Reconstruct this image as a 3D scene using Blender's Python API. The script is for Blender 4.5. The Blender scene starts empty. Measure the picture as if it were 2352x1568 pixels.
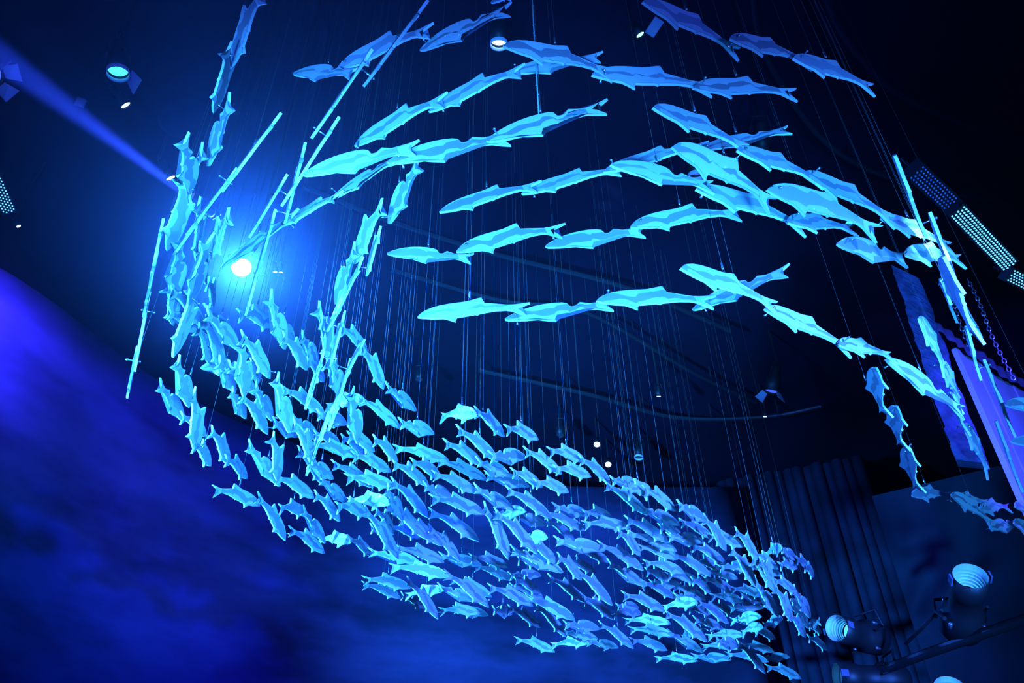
import bpy, bmesh, math, random
from mathutils import Vector, Matrix, Quaternion
random.seed(7)
SC = bpy.context.scene
COL = SC.collection
PI = math.pi

# ---------------------------------------------------------------- camera, world, light, exposure
cd = bpy.data.cameras.new('camera'); cam = bpy.data.objects.new('camera', cd); COL.objects.link(cam)
cd.sensor_width = 36.0; cd.lens = 36.0 * 1800.0 / 2352.0; cd.clip_end = 200
cam.matrix_world = Matrix([[0.999816, 0.019197, -0.0, 0.0], [0.011553, -0.601704, -0.798636, 0.0], [-0.015332, 0.798488, -0.601815, 1.6], [0.0, 0.0, 0.0, 1.0]])
SC.camera = cam
w = bpy.data.worlds.new('world'); SC.world = w; w.use_nodes = True
w.node_tree.nodes['Background'].inputs[0].default_value = (0.0, 0.0, 0.0, 1)
SC.view_settings.view_transform = 'Standard'; SC.view_settings.look = 'None'
SC.view_settings.gamma = 1.0; SC.view_settings.use_curve_mapping = False
SC.view_settings.exposure = 0.0
SC.cycles.use_denoising = True
SC.cycles.max_bounces = 5; SC.cycles.diffuse_bounces = 2; SC.cycles.glossy_bounces = 2
SC.cycles.transmission_bounces = 3; SC.cycles.volume_bounces = 0; SC.cycles.transparent_max_bounces = 6
SC.cycles.caustics_reflective = False; SC.cycles.caustics_refractive = False
SC.cycles.sample_clamp_indirect = 4

def spot(name, pos, aim, watts, color, angle, blend=0.5, radius=0.25):
    l = bpy.data.lights.new(name, 'SPOT'); l.energy = watts; l.color = color
    l.spot_size = math.radians(angle); l.spot_blend = blend; l.shadow_soft_size = radius
    o = bpy.data.objects.new(name, l); COL.objects.link(o); o.location = pos
    o.rotation_euler = (Vector(aim) - Vector(pos)).to_track_quat('-Z', 'Y').to_euler()
    return o
BLUE = (0.020, 0.275, 1.0)
DEEP = (0.035, 0.10, 1.0)
VIOLET = (0.05, 0.035, 1.0)
HAZE = 0.012
K_FRONT_A = spot('key_spot_front_left', (-1.5, 0.2, 1.2), (-1.1, 2.6, 3.8), 4200, BLUE, 38, 0.7)
K_FRONT_C = spot('key_spot_front_middle', (-0.2, 0.0, 1.2), (0.0, 2.7, 3.85), 5200, BLUE, 38, 0.7)
K_FRONT_B = spot('key_spot_front_right', (1.2, 0.2, 1.2), (1.25, 2.8, 3.8), 2700, BLUE, 38, 0.7)
K_SCHOOL = spot('key_spot_school', (-5.0, 1.0, 2.0), (-1.6, 5.6, 4.0), 36000, BLUE, 46, 0.7)
K_FAR = spot('deep_spot_school', (2.5, -2.0, 1.6), (0.8, 7.0, 3.9), 16000, (0.03, 0.15, 1.0), 30, 0.6)
K_RIGHT = spot('key_spot_right', (3.2, 0.4, 1.2), (2.9, 4.8, 4.6), 2000, BLUE, 44, 0.6)
K_BEND = spot('fill_spot_bend', (0.6, -0.8, 1.3), (-2.0, 3.9, 4.15), 8000, BLUE, 34, 0.6)  # unseen spot added to brighten the fish faces in the left bend
K_LEFT2 = spot('fill_spot_left', (-3.2, -0.6, 1.2), (-2.5, 3.6, 4.2), 4000, BLUE, 36, 0.6)  # unseen low spot added to lift the dark left strings
K_LEFT = spot('violet_wash_left', (-2.2, -1.5, 1.0), (-2.2, 3.0, 4.6), 800, DEEP, 70, 0.5)
K_TOP = spot('violet_wash_right', (3.5, -1.5, 1.2), (1.5, 2.4, 4.6), 900, DEEP, 60, 0.5)
W_LEFT = spot('wall_wash_left', (-5.207, 4.678, 6.871), (-5.147, 6.512, 6.263), 8000, VIOLET, 60, 0.9, 0.2)
W_FAR = spot('wall_wash_far', (1.0, 1.2, 3.3), (-3.86, 8.351, 5.237), 9000, (0.002, 0.025, 1.0), 34, 0.9, 0.07)
W_PANEL = spot('panel_wash_right', (3.847, 4.07, 4.88), (4.946, 6.541, 5.058), 900, VIOLET, 80, 0.7, 0.1)
FLARE = spot('added_flare_spot', (2.3, 0.3, 1.5), (1.866, 2.552, 4.05), 14000, (0.08, 0.40, 1.0), 3.6, 0.8, 0.04)  # unseen narrow spot added to flare a single fish at right


# ---------------------------------------------------------------- materials
def mat(name):
    m = bpy.data.materials.new(name); m.use_nodes = True
    nt = m.node_tree; nt.nodes.clear()
    return m, nt, nt.nodes.new('ShaderNodeOutputMaterial')
def node(nt, t, **kw):
    n = nt.nodes.new(t)
    for k, v in kw.items():
        if k in n.inputs: n.inputs[k].default_value = v
        else: setattr(n, k, v)
    return n
def principled(name, color, rough=0.5, metal=0.0, noise=0.0, scale=6.0, bump=0.0, spec=0.5):
    m, nt, out = mat(name)
    p = node(nt, 'ShaderNodeBsdfPrincipled', Roughness=rough, Metallic=metal)
    p.inputs['Specular IOR Level'].default_value = spec
    p.inputs['Base Color'].default_value = (*color, 1)
    if noise or bump:
        tc = node(nt, 'ShaderNodeTexCoord'); nz = node(nt, 'ShaderNodeTexNoise', Scale=scale, Detail=5.0)
        nt.links.new(tc.outputs['Object'], nz.inputs['Vector'])
        if noise:
            r = node(nt, 'ShaderNodeValToRGB')
            r.color_ramp.elements[0].position = 0.3; r.color_ramp.elements[1].position = 0.7
            r.color_ramp.elements[0].color = (*[c * (1 - noise) for c in color], 1)
            r.color_ramp.elements[1].color = (*[min(1, c * (1 + noise)) for c in color], 1)
            nt.links.new(nz.outputs['Fac'], r.inputs['Fac']); nt.links.new(r.outputs['Color'], p.inputs['Base Color'])
        if bump:
            b = node(nt, 'ShaderNodeBump', Strength=bump, Distance=0.02)
            nt.links.new(nz.outputs['Fac'], b.inputs['Height']); nt.links.new(b.outputs['Normal'], p.inputs['Normal'])
    nt.links.new(p.outputs['BSDF'], out.inputs['Surface'])
    return m
def emissive(name, color, strength):
    m, nt, out = mat(name)
    e = node(nt, 'ShaderNodeEmission', Strength=strength); e.inputs['Color'].default_value = (*color, 1)
    nt.links.new(e.outputs[0], out.inputs['Surface'])
    return m
def acrylic(name, color, trans, gloss):
    m, nt, out = mat(name)
    d = node(nt, 'ShaderNodeBsdfDiffuse'); t = node(nt, 'ShaderNodeBsdfTranslucent'); g = node(nt, 'ShaderNodeBsdfGlossy', Roughness=0.35)
    oi = node(nt, 'ShaderNodeObjectInfo')
    mr = node(nt, 'ShaderNodeMapRange'); mr.inputs['To Min'].default_value = 0.75; mr.inputs['To Max'].default_value = 1.2
    nt.links.new(oi.outputs['Random'], mr.inputs['Value'])
    mx = node(nt, 'ShaderNodeVectorMath', operation='SCALE'); mx.inputs[0].default_value = color
    nt.links.new(mr.outputs['Result'], mx.inputs['Scale'])
    nt.links.new(mx.outputs['Vector'], d.inputs['Color']); nt.links.new(mx.outputs['Vector'], t.inputs['Color'])
    a = node(nt, 'ShaderNodeMixShader', Fac=trans); b = node(nt, 'ShaderNodeMixShader', Fac=gloss)
    nt.links.new(d.outputs[0], a.inputs[1]); nt.links.new(t.outputs[0], a.inputs[2])
    nt.links.new(a.outputs[0], b.inputs[1]); nt.links.new(g.outputs[0], b.inputs[2])
    nt.links.new(b.outputs[0], out.inputs['Surface'])
    return m
def glitter(name, color):
    # pearly film with a fine scale pattern: every scale has its own tilt and rainbow tint
    m, nt, out = mat(name)
    tc = node(nt, 'ShaderNodeTexCoord'); vo = node(nt, 'ShaderNodeTexVoronoi', Scale=95.0)
    nt.links.new(tc.outputs['Object'], vo.inputs['Vector'])
    d = node(nt, 'ShaderNodeBsdfDiffuse'); d.inputs['Color'].default_value = (*color, 1)
    t = node(nt, 'ShaderNodeBsdfTranslucent'); t.inputs['Color'].default_value = (*color, 1)
    a = node(nt, 'ShaderNodeMixShader', Fac=0.32)
    nt.links.new(d.outputs[0], a.inputs[1]); nt.links.new(t.outputs[0], a.inputs[2])
    geo = node(nt, 'ShaderNodeNewGeometry')
    sub = node(nt, 'ShaderNodeVectorMath', operation='SUBTRACT'); sub.inputs[1].default_value = (0.5, 0.5, 0.5)
    sc = node(nt, 'ShaderNodeVectorMath', operation='SCALE'); sc.inputs['Scale'].default_value = 0.9
    ad = node(nt, 'ShaderNodeVectorMath', operation='ADD'); no = node(nt, 'ShaderNodeVectorMath', operation='NORMALIZE')
    nt.links.new(vo.outputs['Color'], sub.inputs[0]); nt.links.new(sub.outputs[0], sc.inputs[0])
    nt.links.new(sc.outputs[0], ad.inputs[0]); nt.links.new(geo.outputs['Normal'], ad.inputs[1]); nt.links.new(ad.outputs[0], no.inputs[0])
    g = node(nt, 'ShaderNodeBsdfGlossy', Roughness=0.18)
    hs = node(nt, 'ShaderNodeHueSaturation', Saturation=1.1, Value=1.0); nt.links.new(vo.outputs['Color'], hs.inputs['Color'])
    nt.links.new(hs.outputs[0], g.inputs['Color']); nt.links.new(no.outputs[0], g.inputs['Normal'])
    b = node(nt, 'ShaderNodeMixShader', Fac=0.24)
    nt.links.new(a.outputs[0], b.inputs[1]); nt.links.new(g.outputs[0], b.inputs[2])
    nt.links.new(b.outputs[0], out.inputs['Surface'])
    return m
def projection_wall(name):
    # backdrop: projected clouds of light and dark put into the wall's base colour
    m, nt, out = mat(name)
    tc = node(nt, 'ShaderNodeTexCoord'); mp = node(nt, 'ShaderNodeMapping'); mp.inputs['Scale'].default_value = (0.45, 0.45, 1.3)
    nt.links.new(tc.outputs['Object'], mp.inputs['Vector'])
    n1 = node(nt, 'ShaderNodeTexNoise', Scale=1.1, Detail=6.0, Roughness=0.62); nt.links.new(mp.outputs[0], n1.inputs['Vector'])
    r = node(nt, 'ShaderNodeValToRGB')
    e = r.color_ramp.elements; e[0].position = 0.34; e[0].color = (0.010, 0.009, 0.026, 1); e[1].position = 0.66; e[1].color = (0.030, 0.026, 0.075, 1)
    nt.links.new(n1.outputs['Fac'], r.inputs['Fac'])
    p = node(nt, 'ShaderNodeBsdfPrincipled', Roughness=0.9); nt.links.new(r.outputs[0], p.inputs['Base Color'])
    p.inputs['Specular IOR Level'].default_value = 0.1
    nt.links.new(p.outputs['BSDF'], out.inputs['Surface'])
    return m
M_BODY = acrylic('frosted_acrylic', (0.36, 0.38, 0.44), 0.35, 0.06)
M_EDGE = acrylic('edge_glow_acrylic', (0.80, 0.84, 0.86), 0.25, 0.04)  # glow of the lit edges put in as a paler colour than the faces
M_FILM = glitter('pearl_film', (0.80, 0.86, 0.86))
M_STEEL = principled('bright_steel', (0.65, 0.68, 0.70), 0.25, 0.9)
M_WIRE = principled('wire', (0.075, 0.115, 0.105), 0.5, 0.2)
M_CORD = principled('cord_fibre', (0.35, 0.5, 0.45), 0.9)
M_BLACK = principled('black_paint', (0.008, 0.008, 0.01), 0.5, spec=0.25)
M_DARK = principled('dark_ceiling_paint', (0.006, 0.0028, 0.012), 0.85, noise=0.3, scale=1.2, spec=0.1)
M_FLOOR = principled('dark_carpet', (0.03, 0.03, 0.04), 0.95, noise=0.3, scale=30)
M_PROJECTION = projection_wall('projected_cloud_tones')
M_DRAPE = principled('dark_drape', (0.014, 0.012, 0.028), 0.95, noise=0.35, scale=2.0, spec=0.1)
M_PANEL = principled('painted_panel', (0.42, 0.40, 0.55), 0.8, noise=0.12, scale=3.0, spec=0.2)
M_ROCK = principled('rough_plaster', (0.10, 0.085, 0.20), 0.95, noise=0.45, scale=9.0, bump=0.8)
M_CLOTH = principled('gathered_cloth', (0.07, 0.06, 0.12), 0.9, noise=0.2, scale=12)
M_CYANLENS = emissive('cyan_lens', (0.05, 0.75, 1.0), 2.4)
M_WHITELENS = emissive('white_lens', (0.45, 0.9, 1.0), 6.0)
M_HOTLENS = emissive('hot_lens', (0.6, 0.9, 1.0), 40.0)
M_BLUELENS = emissive('blue_lens', (0.05, 0.12, 1.0), 1.3)
M_DIMLENS = emissive('dim_lens', (0.01, 0.08, 0.35), 0.5)
M_GREENLENS = emissive('green_white_lens', (0.25, 1.0, 0.85), 3.0)
M_VIOLETLENS = emissive('violet_white_lens', (0.45, 0.5, 1.0), 8.0)
M_LED = emissive('lit_led', (0.10, 0.46, 1.0), 2.6)
M_LEDOFF = principled('unlit_led', (0.25, 0.25, 0.5), 0.3)
M_REFL = principled('polished_reflector', (0.7, 0.75, 0.8), 0.35, 0.6)
M_GLASS = principled('lamp_glass', (0.3, 0.35, 0.45), 0.1, 0.3)
M_BARN = principled('barn_door_inside', (0.5, 0.45, 0.6), 0.6)

# ---------------------------------------------------------------- helpers
def obj(name, bm, materials, parent=None):
    me = bpy.data.meshes.new(name); bm.to_mesh(me); bm.free()
    for m in (materials if isinstance(materials, (list, tuple)) else [materials]): me.materials.append(m)
    o = bpy.data.objects.new(name, me); COL.objects.link(o)
    if parent: o.parent = parent
    return o
def inst(name, me, parent=None):
    o = bpy.data.objects.new(name, me); COL.objects.link(o)
    if parent: o.parent = parent
    return o
def tag(o, label, cat, group=None):
    o['label'] = label; o['category'] = cat
    if group: o['group'] = group
    return o
def empty(name, mw):
    o = bpy.data.objects.new(name, None); COL.objects.link(o); o.matrix_world = mw; o.empty_display_size = 0.05
    return o
def structure(o): o['kind'] = 'structure'; return o
def frame(pos, aim, up=(0, 0, 1)):
    z = Vector(aim).normalized(); u = Vector(up)
    if abs(z.dot(u)) > 0.98: u = Vector((0, 1, 0))
    x = u.cross(z).normalized(); y = z.cross(x)
    return Matrix.Translation(Vector(pos)) @ Matrix((x, y, z)).transposed().to_4x4()
def lathe(bm, prof, n=24, mat_index=0, smooth=True):
    rings = []
    for r, z in prof:
        rings.append([bm.verts.new((r * math.cos(2 * PI * k / n), r * math.sin(2 * PI * k / n), z)) for k in range(n)])
    for a, b in zip(rings, rings[1:]):
        for k in range(n):
            f = bm.faces.new((a[k], a[(k + 1) % n], b[(k + 1) % n], b[k])); f.material_index = mat_index; f.smooth = smooth
    return rings
def disc(bm, r, z, n=24, bulge=0.0):
    c = bm.verts.new((0, 0, z + bulge)); ring = []
    rings = [[bm.verts.new((r * t * math.cos(2 * PI * k / n), r * t * math.sin(2 * PI * k / n), z + bulge * (1 - t * t))) for k in range(n)] for t in (0.5, 1.0)]
    for k in range(n):
        bm.faces.new((c, rings[0][k], rings[0][(k + 1) % n]))
        bm.faces.new((rings[0][k], rings[1][k], rings[1][(k + 1) % n], rings[0][(k + 1) % n]))
def box(bm, c, s, rot=None):
    r = bmesh.ops.create_cube(bm, size=1.0, matrix=Matrix.Translation(Vector(c)) @ (rot.to_4x4() if rot else Matrix()) @ Matrix.Diagonal((*s, 1)))
    return r['verts']
def tube(bm, pts, r, n=6, closed=False):
    pts = [Vector(p) for p in pts]; rings = []
    for i, p in enumerate(pts):
        if closed: d = pts[(i + 1) % len(pts)] - pts[i - 1]
        else: d = pts[min(i + 1, len(pts) - 1)] - pts[max(i - 1, 0)]
        q = d.to_track_quat('Z', 'Y')
        rings.append([bm.verts.new(p + q @ Vector((r * math.cos(2 * PI * k / n), r * math.sin(2 * PI * k / n), 0))) for k in range(n)])
    pairs = list(zip(rings, rings[1:])) + ([(rings[-1], rings[0])] if closed else [])
    for a, b in pairs:
        for k in range(n): bm.faces.new((a[k], a[(k + 1) % n], b[(k + 1) % n], b[k]))
    if not closed:
        bm.faces.new(rings[0][::-1]); bm.faces.new(rings[-1])

# ---------------------------------------------------------------- the room
CEIL_Z = 8.6
M_STEEL_DARK = principled("dark_steel", (0.22, 0.22, 0.28), 0.35, 0.8)
M_PIPE = principled("pipe_paint", (0.010, 0.010, 0.014), 0.5)
ZT = 7.1
WALL = [(-6.964, 4.262), (-6.754, 4.451), (-6.544, 4.64), (-6.332, 4.827), (-6.118, 5.011), (-5.903, 5.194), (-5.695, 5.383), (-5.501, 5.587), (-5.329, 5.807), (-5.184, 6.046), (-5.061, 6.298), (-4.956, 6.559), (-4.864, 6.826), (-4.78, 7.095), (-4.695, 7.364), (-4.597, 7.628), (-4.477, 7.881), (-4.339, 8.126), (-4.19, 8.366), (-4.031, 8.598), (-3.86, 8.823), (-3.681, 9.041), (-3.492, 9.249), (-3.288, 9.443), (-3.073, 9.625), (-2.854, 9.802), (-2.631, 9.975), (-2.4, 10.134), (-2.155, 10.272), (-1.901, 10.396), (-1.645, 10.515), (-1.387, 10.627), (-1.123, 10.722), (-0.852, 10.797), (-0.577, 10.858), (-0.3, 10.917), (-0.024, 10.976), (0.252, 11.033), (0.53, 11.082), (0.81, 11.116), (1.091, 11.139), (1.373, 11.158), (1.655, 11.175), (1.937, 11.191), (2.219, 11.204), (2.501, 11.214), (2.783, 11.223), (3.066, 11.231), (3.348, 11.24)]
def curved_wall(name, pts, z0, z1, m, nz=10):
    bm = bmesh.new(); cols = []
    for x, y in pts: cols.append([bm.verts.new((x, y, z0 + (z1 - z0) * k / nz)) for k in range(nz + 1)])
    for a, b in zip(cols, cols[1:]):
        for k in range(nz):
            f = bm.faces.new((a[k], b[k], b[k + 1], a[k + 1])); f.smooth = True
    bmesh.ops.recalc_face_normals(bm, faces=bm.faces)
    o = obj(name, bm, m); sol = o.modifiers.new('thick', 'SOLIDIFY'); sol.thickness = 0.12; sol.offset = 0
    return structure(o)
curved_wall('wall_left', WALL, 0.0, ZT, M_PROJECTION)
bm = bmesh.new(); box(bm, (0, 4, -0.05), (40, 40, 0.1)); structure(obj('floor', bm, M_FLOOR))
bm = bmesh.new(); box(bm, (0, 4, CEIL_Z + 0.1), (40, 40, 0.2)); structure(obj('ceiling', bm, M_DARK))
bm = bmesh.new(); box(bm, (0, 20, 4.3), (40, 0.2, 8.6)); structure(obj('wall_back', bm, M_DARK))
bm = bmesh.new(); box(bm, (15, 4, 4.3), (0.2, 40, 8.6)); structure(obj('wall_right', bm, M_DARK))
bm = bmesh.new(); box(bm, (0, -9, 4.3), (40, 0.2, 8.6)); structure(obj('wall_front', bm, M_DARK))
# gathered drape beyond the end of the curved wall
a = Vector((3.401, 12.132)); b = Vector((5.575, 11.299))
pts = []
for i in range(121):
    t = i / 120; n = Vector((b - a).orthogonal()).normalized()
    p = a.lerp(b, t) + n * (0.07 * math.sin(t * 95) + 0.05 * math.sin(t * 41 + 1))
    pts.append((p.x, p.y))
d = curved_wall('drape', pts, 0.0, 7.614, M_DRAPE, 4); del d['kind']
tag(d, 'dark blue gathered drape behind the right end of the school', 'curtain')
# dark flat standing at lower right
bm = bmesh.new()
q = [Vector(v) for v in ((4.25, 8.608, 5.68), (5.864, 7.601, 5.669))]
vs = [bm.verts.new(v) for v in ((q[0].x, q[0].y, 0), (q[1].x, q[1].y, 0), (q[1].x, q[1].y, q[1].z), (q[0].x, q[0].y, q[0].z))]
bm.faces.new(vs); o = obj('scenery_flat', bm, principled('flat_paint', (0.005, 0.008, 0.016), 0.9, noise=0.3, scale=1.5, spec=0.1))
sol = o.modifiers.new('thick', 'SOLIDIFY'); sol.thickness = 0.06
tag(o, 'dark teal scenery flat standing behind the lower right spotlights', 'flat')
# violet lit boarded wall at right, built of upright boards
t = empty('boarded_wall', Matrix.Translation((4.286, 6.276, 0.0))); tag(t, 'tall violet-lit boarded wall at the right edge', 'wall')
p0 = Vector((4.336, 6.242, 6.113)); p1 = Vector((5.467, 7.1, 6.113)); dr = (p1 - p0); dr.z = 0; ln = dr.length; dr.normalize()
nrm = Vector((dr.y, -dr.x, 0))
if nrm.dot(Vector((0, 0, 1.6)) - p0) < 0: nrm = -nrm
for k in range(9):
    w0 = 0.16 if k < 3 else 0.62
    s0 = sum(0.17 if j < 3 else 0.63 for j in range(k))
    c = p0 + dr * (s0 + w0 / 2) - nrm * (0.012 * (k % 2)); zt = p0.z
    bm = bmesh.new(); R = Matrix((dr, nrm, Vector((0, 0, 1)))).transposed()
    box(bm, (c.x, c.y, zt / 2), (w0, 0.05, zt), R)
    obj('board', bm, M_PANEL, None).parent = t
    bpy.context.view_layer.update()
for ch in t.children: ch.matrix_parent_inverse = t.matrix_world.inverted()
# gathered valance along its top
bm = bmesh.new(); cols = []
for i in range(240):
    sx = -0.5 + 0.0145 * i; f = 0.012 * math.sin(i * 0.45) + 0.012 * math.sin(i * 0.13)
    base = p0 + dr * sx + nrm * (0.10 + f)
    dip = 0.07 + 0.045 * abs(math.sin(i * 0.085 * (1 + 0.2 * math.sin(i * 0.03))))
    cols.append([bm.verts.new(base + Vector((0, 0, h))) for h in (0.03, 0.01, -dip * 0.5, -dip)])
for A, B in zip(cols, cols[1:]):
    for k in range(3): bm.faces.new((A[k], B[k], B[k + 1], A[k + 1])).smooth = True
o = obj('valance', bm, M_CLOTH); sol = o.modifiers.new('thick', 'SOLIDIFY'); sol.thickness = 0.008
tag(o, 'gathered dark cloth valance along the top of the boarded wall', 'valance')
# rough hanging slab
bm = bmesh.new(); NX, NZ = 10, 110
tl, tr, bl, br = [Vector(v) for v in ((3.603, 5.53, 6.589), (3.746, 5.434, 6.325), (3.503, 5.594, 4.565), (3.678, 5.48, 4.454))]
back = Vector((tl.x, tl.y, 0)).normalized() * 0.14; g = []; gb = []; wl = wr_ = 0.0
for j in range(NZ + 1):
    v = j / NZ; row = []; rb = []
    wl = wl * 0.8 + random.uniform(-.010, .010); wr_ = wr_ * 0.8 + random.uniform(-.010, .010)
    for i in range(NX + 1):
        u = i / NX; p = tl.lerp(tr, u).lerp(bl.lerp(br, u), v)
        side = (tr - tl).normalized() * (wl * (1 - u) + wr_ * u)
        row.append(bm.verts.new(p + side + back.normalized() * random.uniform(-.006, .006) * (0 < i < NX))); rb.append(bm.verts.new(p + side + back))
    g.append(row); gb.append(rb)
for j in range(NZ):
    for i in range(NX):
        bm.faces.new((g[j][i], g[j][i + 1], g[j + 1][i + 1], g[j + 1][i])); bm.faces.new((gb[j][i + 1], gb[j][i], gb[j + 1][i], gb[j + 1][i + 1]))
    for i in (0, NX): bm.faces.new((g[j][i], g[j + 1][i], gb[j + 1][i], gb[j][i]))
for j in (0, NZ):
    for i in range(NX): bm.faces.new((g[j][i], g[j][i + 1], gb[j][i + 1], gb[j][i]))
bmesh.ops.recalc_face_normals(bm, faces=bm.faces)
o = obj('rough_slab', bm, M_ROCK)
tag(o, 'rough rock-faced slab with ragged edges hanging behind the bright right string', 'slab')
# hoist chains
def link_mesh():
    bm = bmesh.new(); pts = []
    for k in range(12):
        a = 2 * PI * k / 12; pts.append((0.013 * math.cos(a), 0, 0.022 * math.sin(a)))
    tube(bm, pts, 0.0045, 5, True); me = bpy.data.meshes.new('chain_link'); bm.to_mesh(me); bm.free(); me.materials.append(M_STEEL_DARK); return me
LINK = link_mesh()
def chain(p, q, label):
    p, q = Vector(p), Vector(q); d = q - p; n = int(d.length / 0.038); Q = d.to_track_quat('Z', 'Y')
    t = empty('hoist_chain', Matrix.Translation(p)); tag(t, label, 'chain')
    for k in range(n):
        c = inst('chain_link', LINK, t); c.rotation_mode = 'QUATERNION'
        c.location = d * ((k + 0.5) / n) + Vector((0.01 * math.sin(k * .3), 0, 0)); c.rotation_quaternion = Q @ Quaternion((0, 0, 1), (k % 2) * PI / 2)
chain((3.729, 5.078, 6.16), (3.678, 5.115, 5.2), 'dark hoist chain hanging just right of the rods')
chain((3.841, 4.993, 5.931), (3.823, 5.007, 4.914), 'dark hoist chain hanging in front of the boarded wall')
chain((3.522, 5.344, 4.705), (3.544, 5.329, 4.428), 'short chain end bundled low on the rough slab')
# curved pipes under the ceiling
def pipe(pts, r, label):
    v = [Vector(p) for p in pts]; v = [v[0] * 2 - v[1]] + v + [v[-1] * 2 - v[-2]]; q = []
    for i in range(1, len(v) - 2):
        for k in range(10):
            t = k / 10; q.append(0.5 * (2 * v[i] + (v[i + 1] - v[i - 1]) * t + (2 * v[i - 1] - 5 * v[i] + 4 * v[i + 1] - v[i + 2]) * t * t + (3 * v[i] - v[i - 1] - 3 * v[i + 1] + v[i + 2]) * t ** 3))
    bm = bmesh.new(); tube(bm, q, r, 8)
    for p in q[::8]: tube(bm, [p, Vector((p.x, p.y, CEIL_Z))], 0.012, 5)
    tag(obj('ceiling_pipe', bm, M_PIPE), label, 'pipe')
pipe([(2.763, 3.598, 8.3), (3.132, 4.149, 8.3), (3.887, 4.817, 8.3), (4.733, 5.213, 8.3), (5.517, 5.446, 8.3), (6.815, 5.676, 8.3)], 0.035, 'dark curved ceiling pipe across the upper right corner')
pipe([(2.146, 3.586, 8.3), (2.503, 4.41, 8.3), (3.421, 5.477, 8.3), (4.487, 6.054, 8.3), (6.017, 6.426, 8.3)], 0.03, 'dark curved ceiling pipe behind the right wires')
pipe([(-2.289, 5.948, 8.3), (-1.388, 6.511, 8.3), (-0.157, 7.103, 8.3), (1.575, 7.804, 8.3), (3.233, 8.851, 8.3)], 0.035, 'faint ceiling pipe behind the lowest open cyan strings')
pipe([(-1.5, 7.345, 8.3), (-0.14, 7.983, 8.3), (1.049, 8.295, 8.3), (2.786, 9.813, 8.3), (3.995, 10.716, 8.3)], 0.03, 'faint ceiling pipe below the open cyan strings')
pipe([(-0.502, 9.588, 8.3), (1.169, 10.298, 8.3), (2.645, 11.04, 8.3), (4.133, 11.081, 8.3), (5.056, 10.754, 8.3)], 0.035, 'faint ceiling pipe curving over the middle of the school')
# thin haze hanging in the lamp light
bm = bmesh.new(); box(bm, (0.0, 5.2, 7.0), (10.0, 7.4, 3.1)); hz = obj('haze', bm, [])
m, nt, out = mat('haze'); v = node(nt, 'ShaderNodeVolumeScatter', Density=HAZE, Anisotropy=0.72); v.inputs['Color'].default_value = (0.9, 0.95, 1, 1)
nt.links.new(v.outputs[0], out.inputs['Volume']); hz.data.materials.append(m); hz['kind'] = 'stuff'
tag(hz, 'thin blue haze in the lamp beams under the dark ceiling', 'haze')


# ---------------------------------------------------------------- lamps
def stage_lamp(label, pos, aim, r, lens, length=2.2, light=None, doors=0, yoke=True, drop=0.5, ring=False, group='stage lamps under the ceiling'):
    t = empty('stage_lamp', frame(pos, aim)); tag(t, label, 'lamp', group)
    bm = bmesh.new(); L = r * length * 2
    lathe(bm, [(0, -L), (r * .55, -L), (r * .8, -L * .92), (r * .85, -L * .6), (r * 1.12, -L * .5), (r * 1.12, 0.0), (r * 1.02, 0.0), (r * 1.0, -r * .35)], 24)
    obj('housing', bm, M_BLACK, t)
    bm = bmesh.new(); disc(bm, r * 1.0, -r * .3, 24, r * .18); obj('lens', bm, lens, t)
    if ring:
        bm = bmesh.new(); lathe(bm, [(r * 1.12, 0), (r * 1.12, r * .5), (r * 1.06, r * .5), (r * 1.06, 0)], 24); obj('filter_ring', bm, M_BARN, t)
    if True:
        bm = bmesh.new(); tube(bm, [(r * 1.3, 0, -L * .4), (r * 1.35, 0, -L * .8), (r * .9, 0, -L * 1.15), (-r * .9, 0, -L * 1.15), (-r * 1.35, 0, -L * .8), (-r * 1.3, 0, -L * .4)], r * .10, 6)
        obj('yoke', bm, M_BLACK, t)
        p = Vector(pos) - Vector(aim).normalized() * L * 1.15
        bm = bmesh.new(); inv = t.matrix_world.inverted()
        tube(bm, [inv @ p, inv @ Vector((p.x, p.y, CEIL_Z))], 0.018, 6); obj('hanging_rod', bm, M_BLACK, t)
    for k in range(doors):
        a = k * 2 * PI / max(doors, 1); bm = bmesh.new(); R = Matrix.Rotation(a, 3, 'Z')
        pts = [(-r * .8, r * 1.1, 0), (r * .8, r * 1.1, 0), (r * 1.15, r * 1.9, r * 1.3), (-r * 1.15, r * 1.9, r * 1.3)]
        v = [bm.verts.new(R @ Vector(p)) for p in pts]; v2 = [bm.verts.new(R @ Vector((p[0], p[1] + r * .04, p[2] - r * .02))) for p in pts]
        bm.faces.new(v); bm.faces.new(v2[::-1])
        for i in range(4): bm.faces.new((v[i], v2[i], v2[(i + 1) % 4], v[(i + 1) % 4]))
        obj('barn_door', bm, M_BARN, t)
    if light:
        watts, col, ang = light
        p = Vector(pos) + Vector(aim).normalized() * (r * .25)
        spot('lamp_light', p, p + Vector(aim), watts, col, ang, 0.4, r * .6)
    return t
LAMP_W = 3800.0; BEAM_W = 190000.0
stage_lamp('cyan lamp with a side barn door at upper left', (-3.363, 3.968, 7.6), (0.2, 0.184, -0.962), 0.0838, M_CYANLENS, doors=1, ring=True)
stage_lamp('violet lamp with spread barn doors at the left edge', (-4.134, 3.742, 7.2), (0.93, 0.258, -0.262), 0.0746, M_BLUELENS, doors=4)
stage_lamp('small white oval lamp under the cyan one at upper left', (-3.665, 4.612, 8.0), (0.575, 0.53, -0.623), 0.0483, M_WHITELENS, yoke=False)
stage_lamp('small white oval lamp at the end of the beam', (-3.561, 5.526, 8.0), (0.5, 0.487, -0.716), 0.051, M_WHITELENS, yoke=False)
stage_lamp('round cyan globe lamp among the left strings', (-3.104, 5.412, 7.4), (0.442, -0.236, -0.865), 0.0521, M_CYANLENS)
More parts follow.
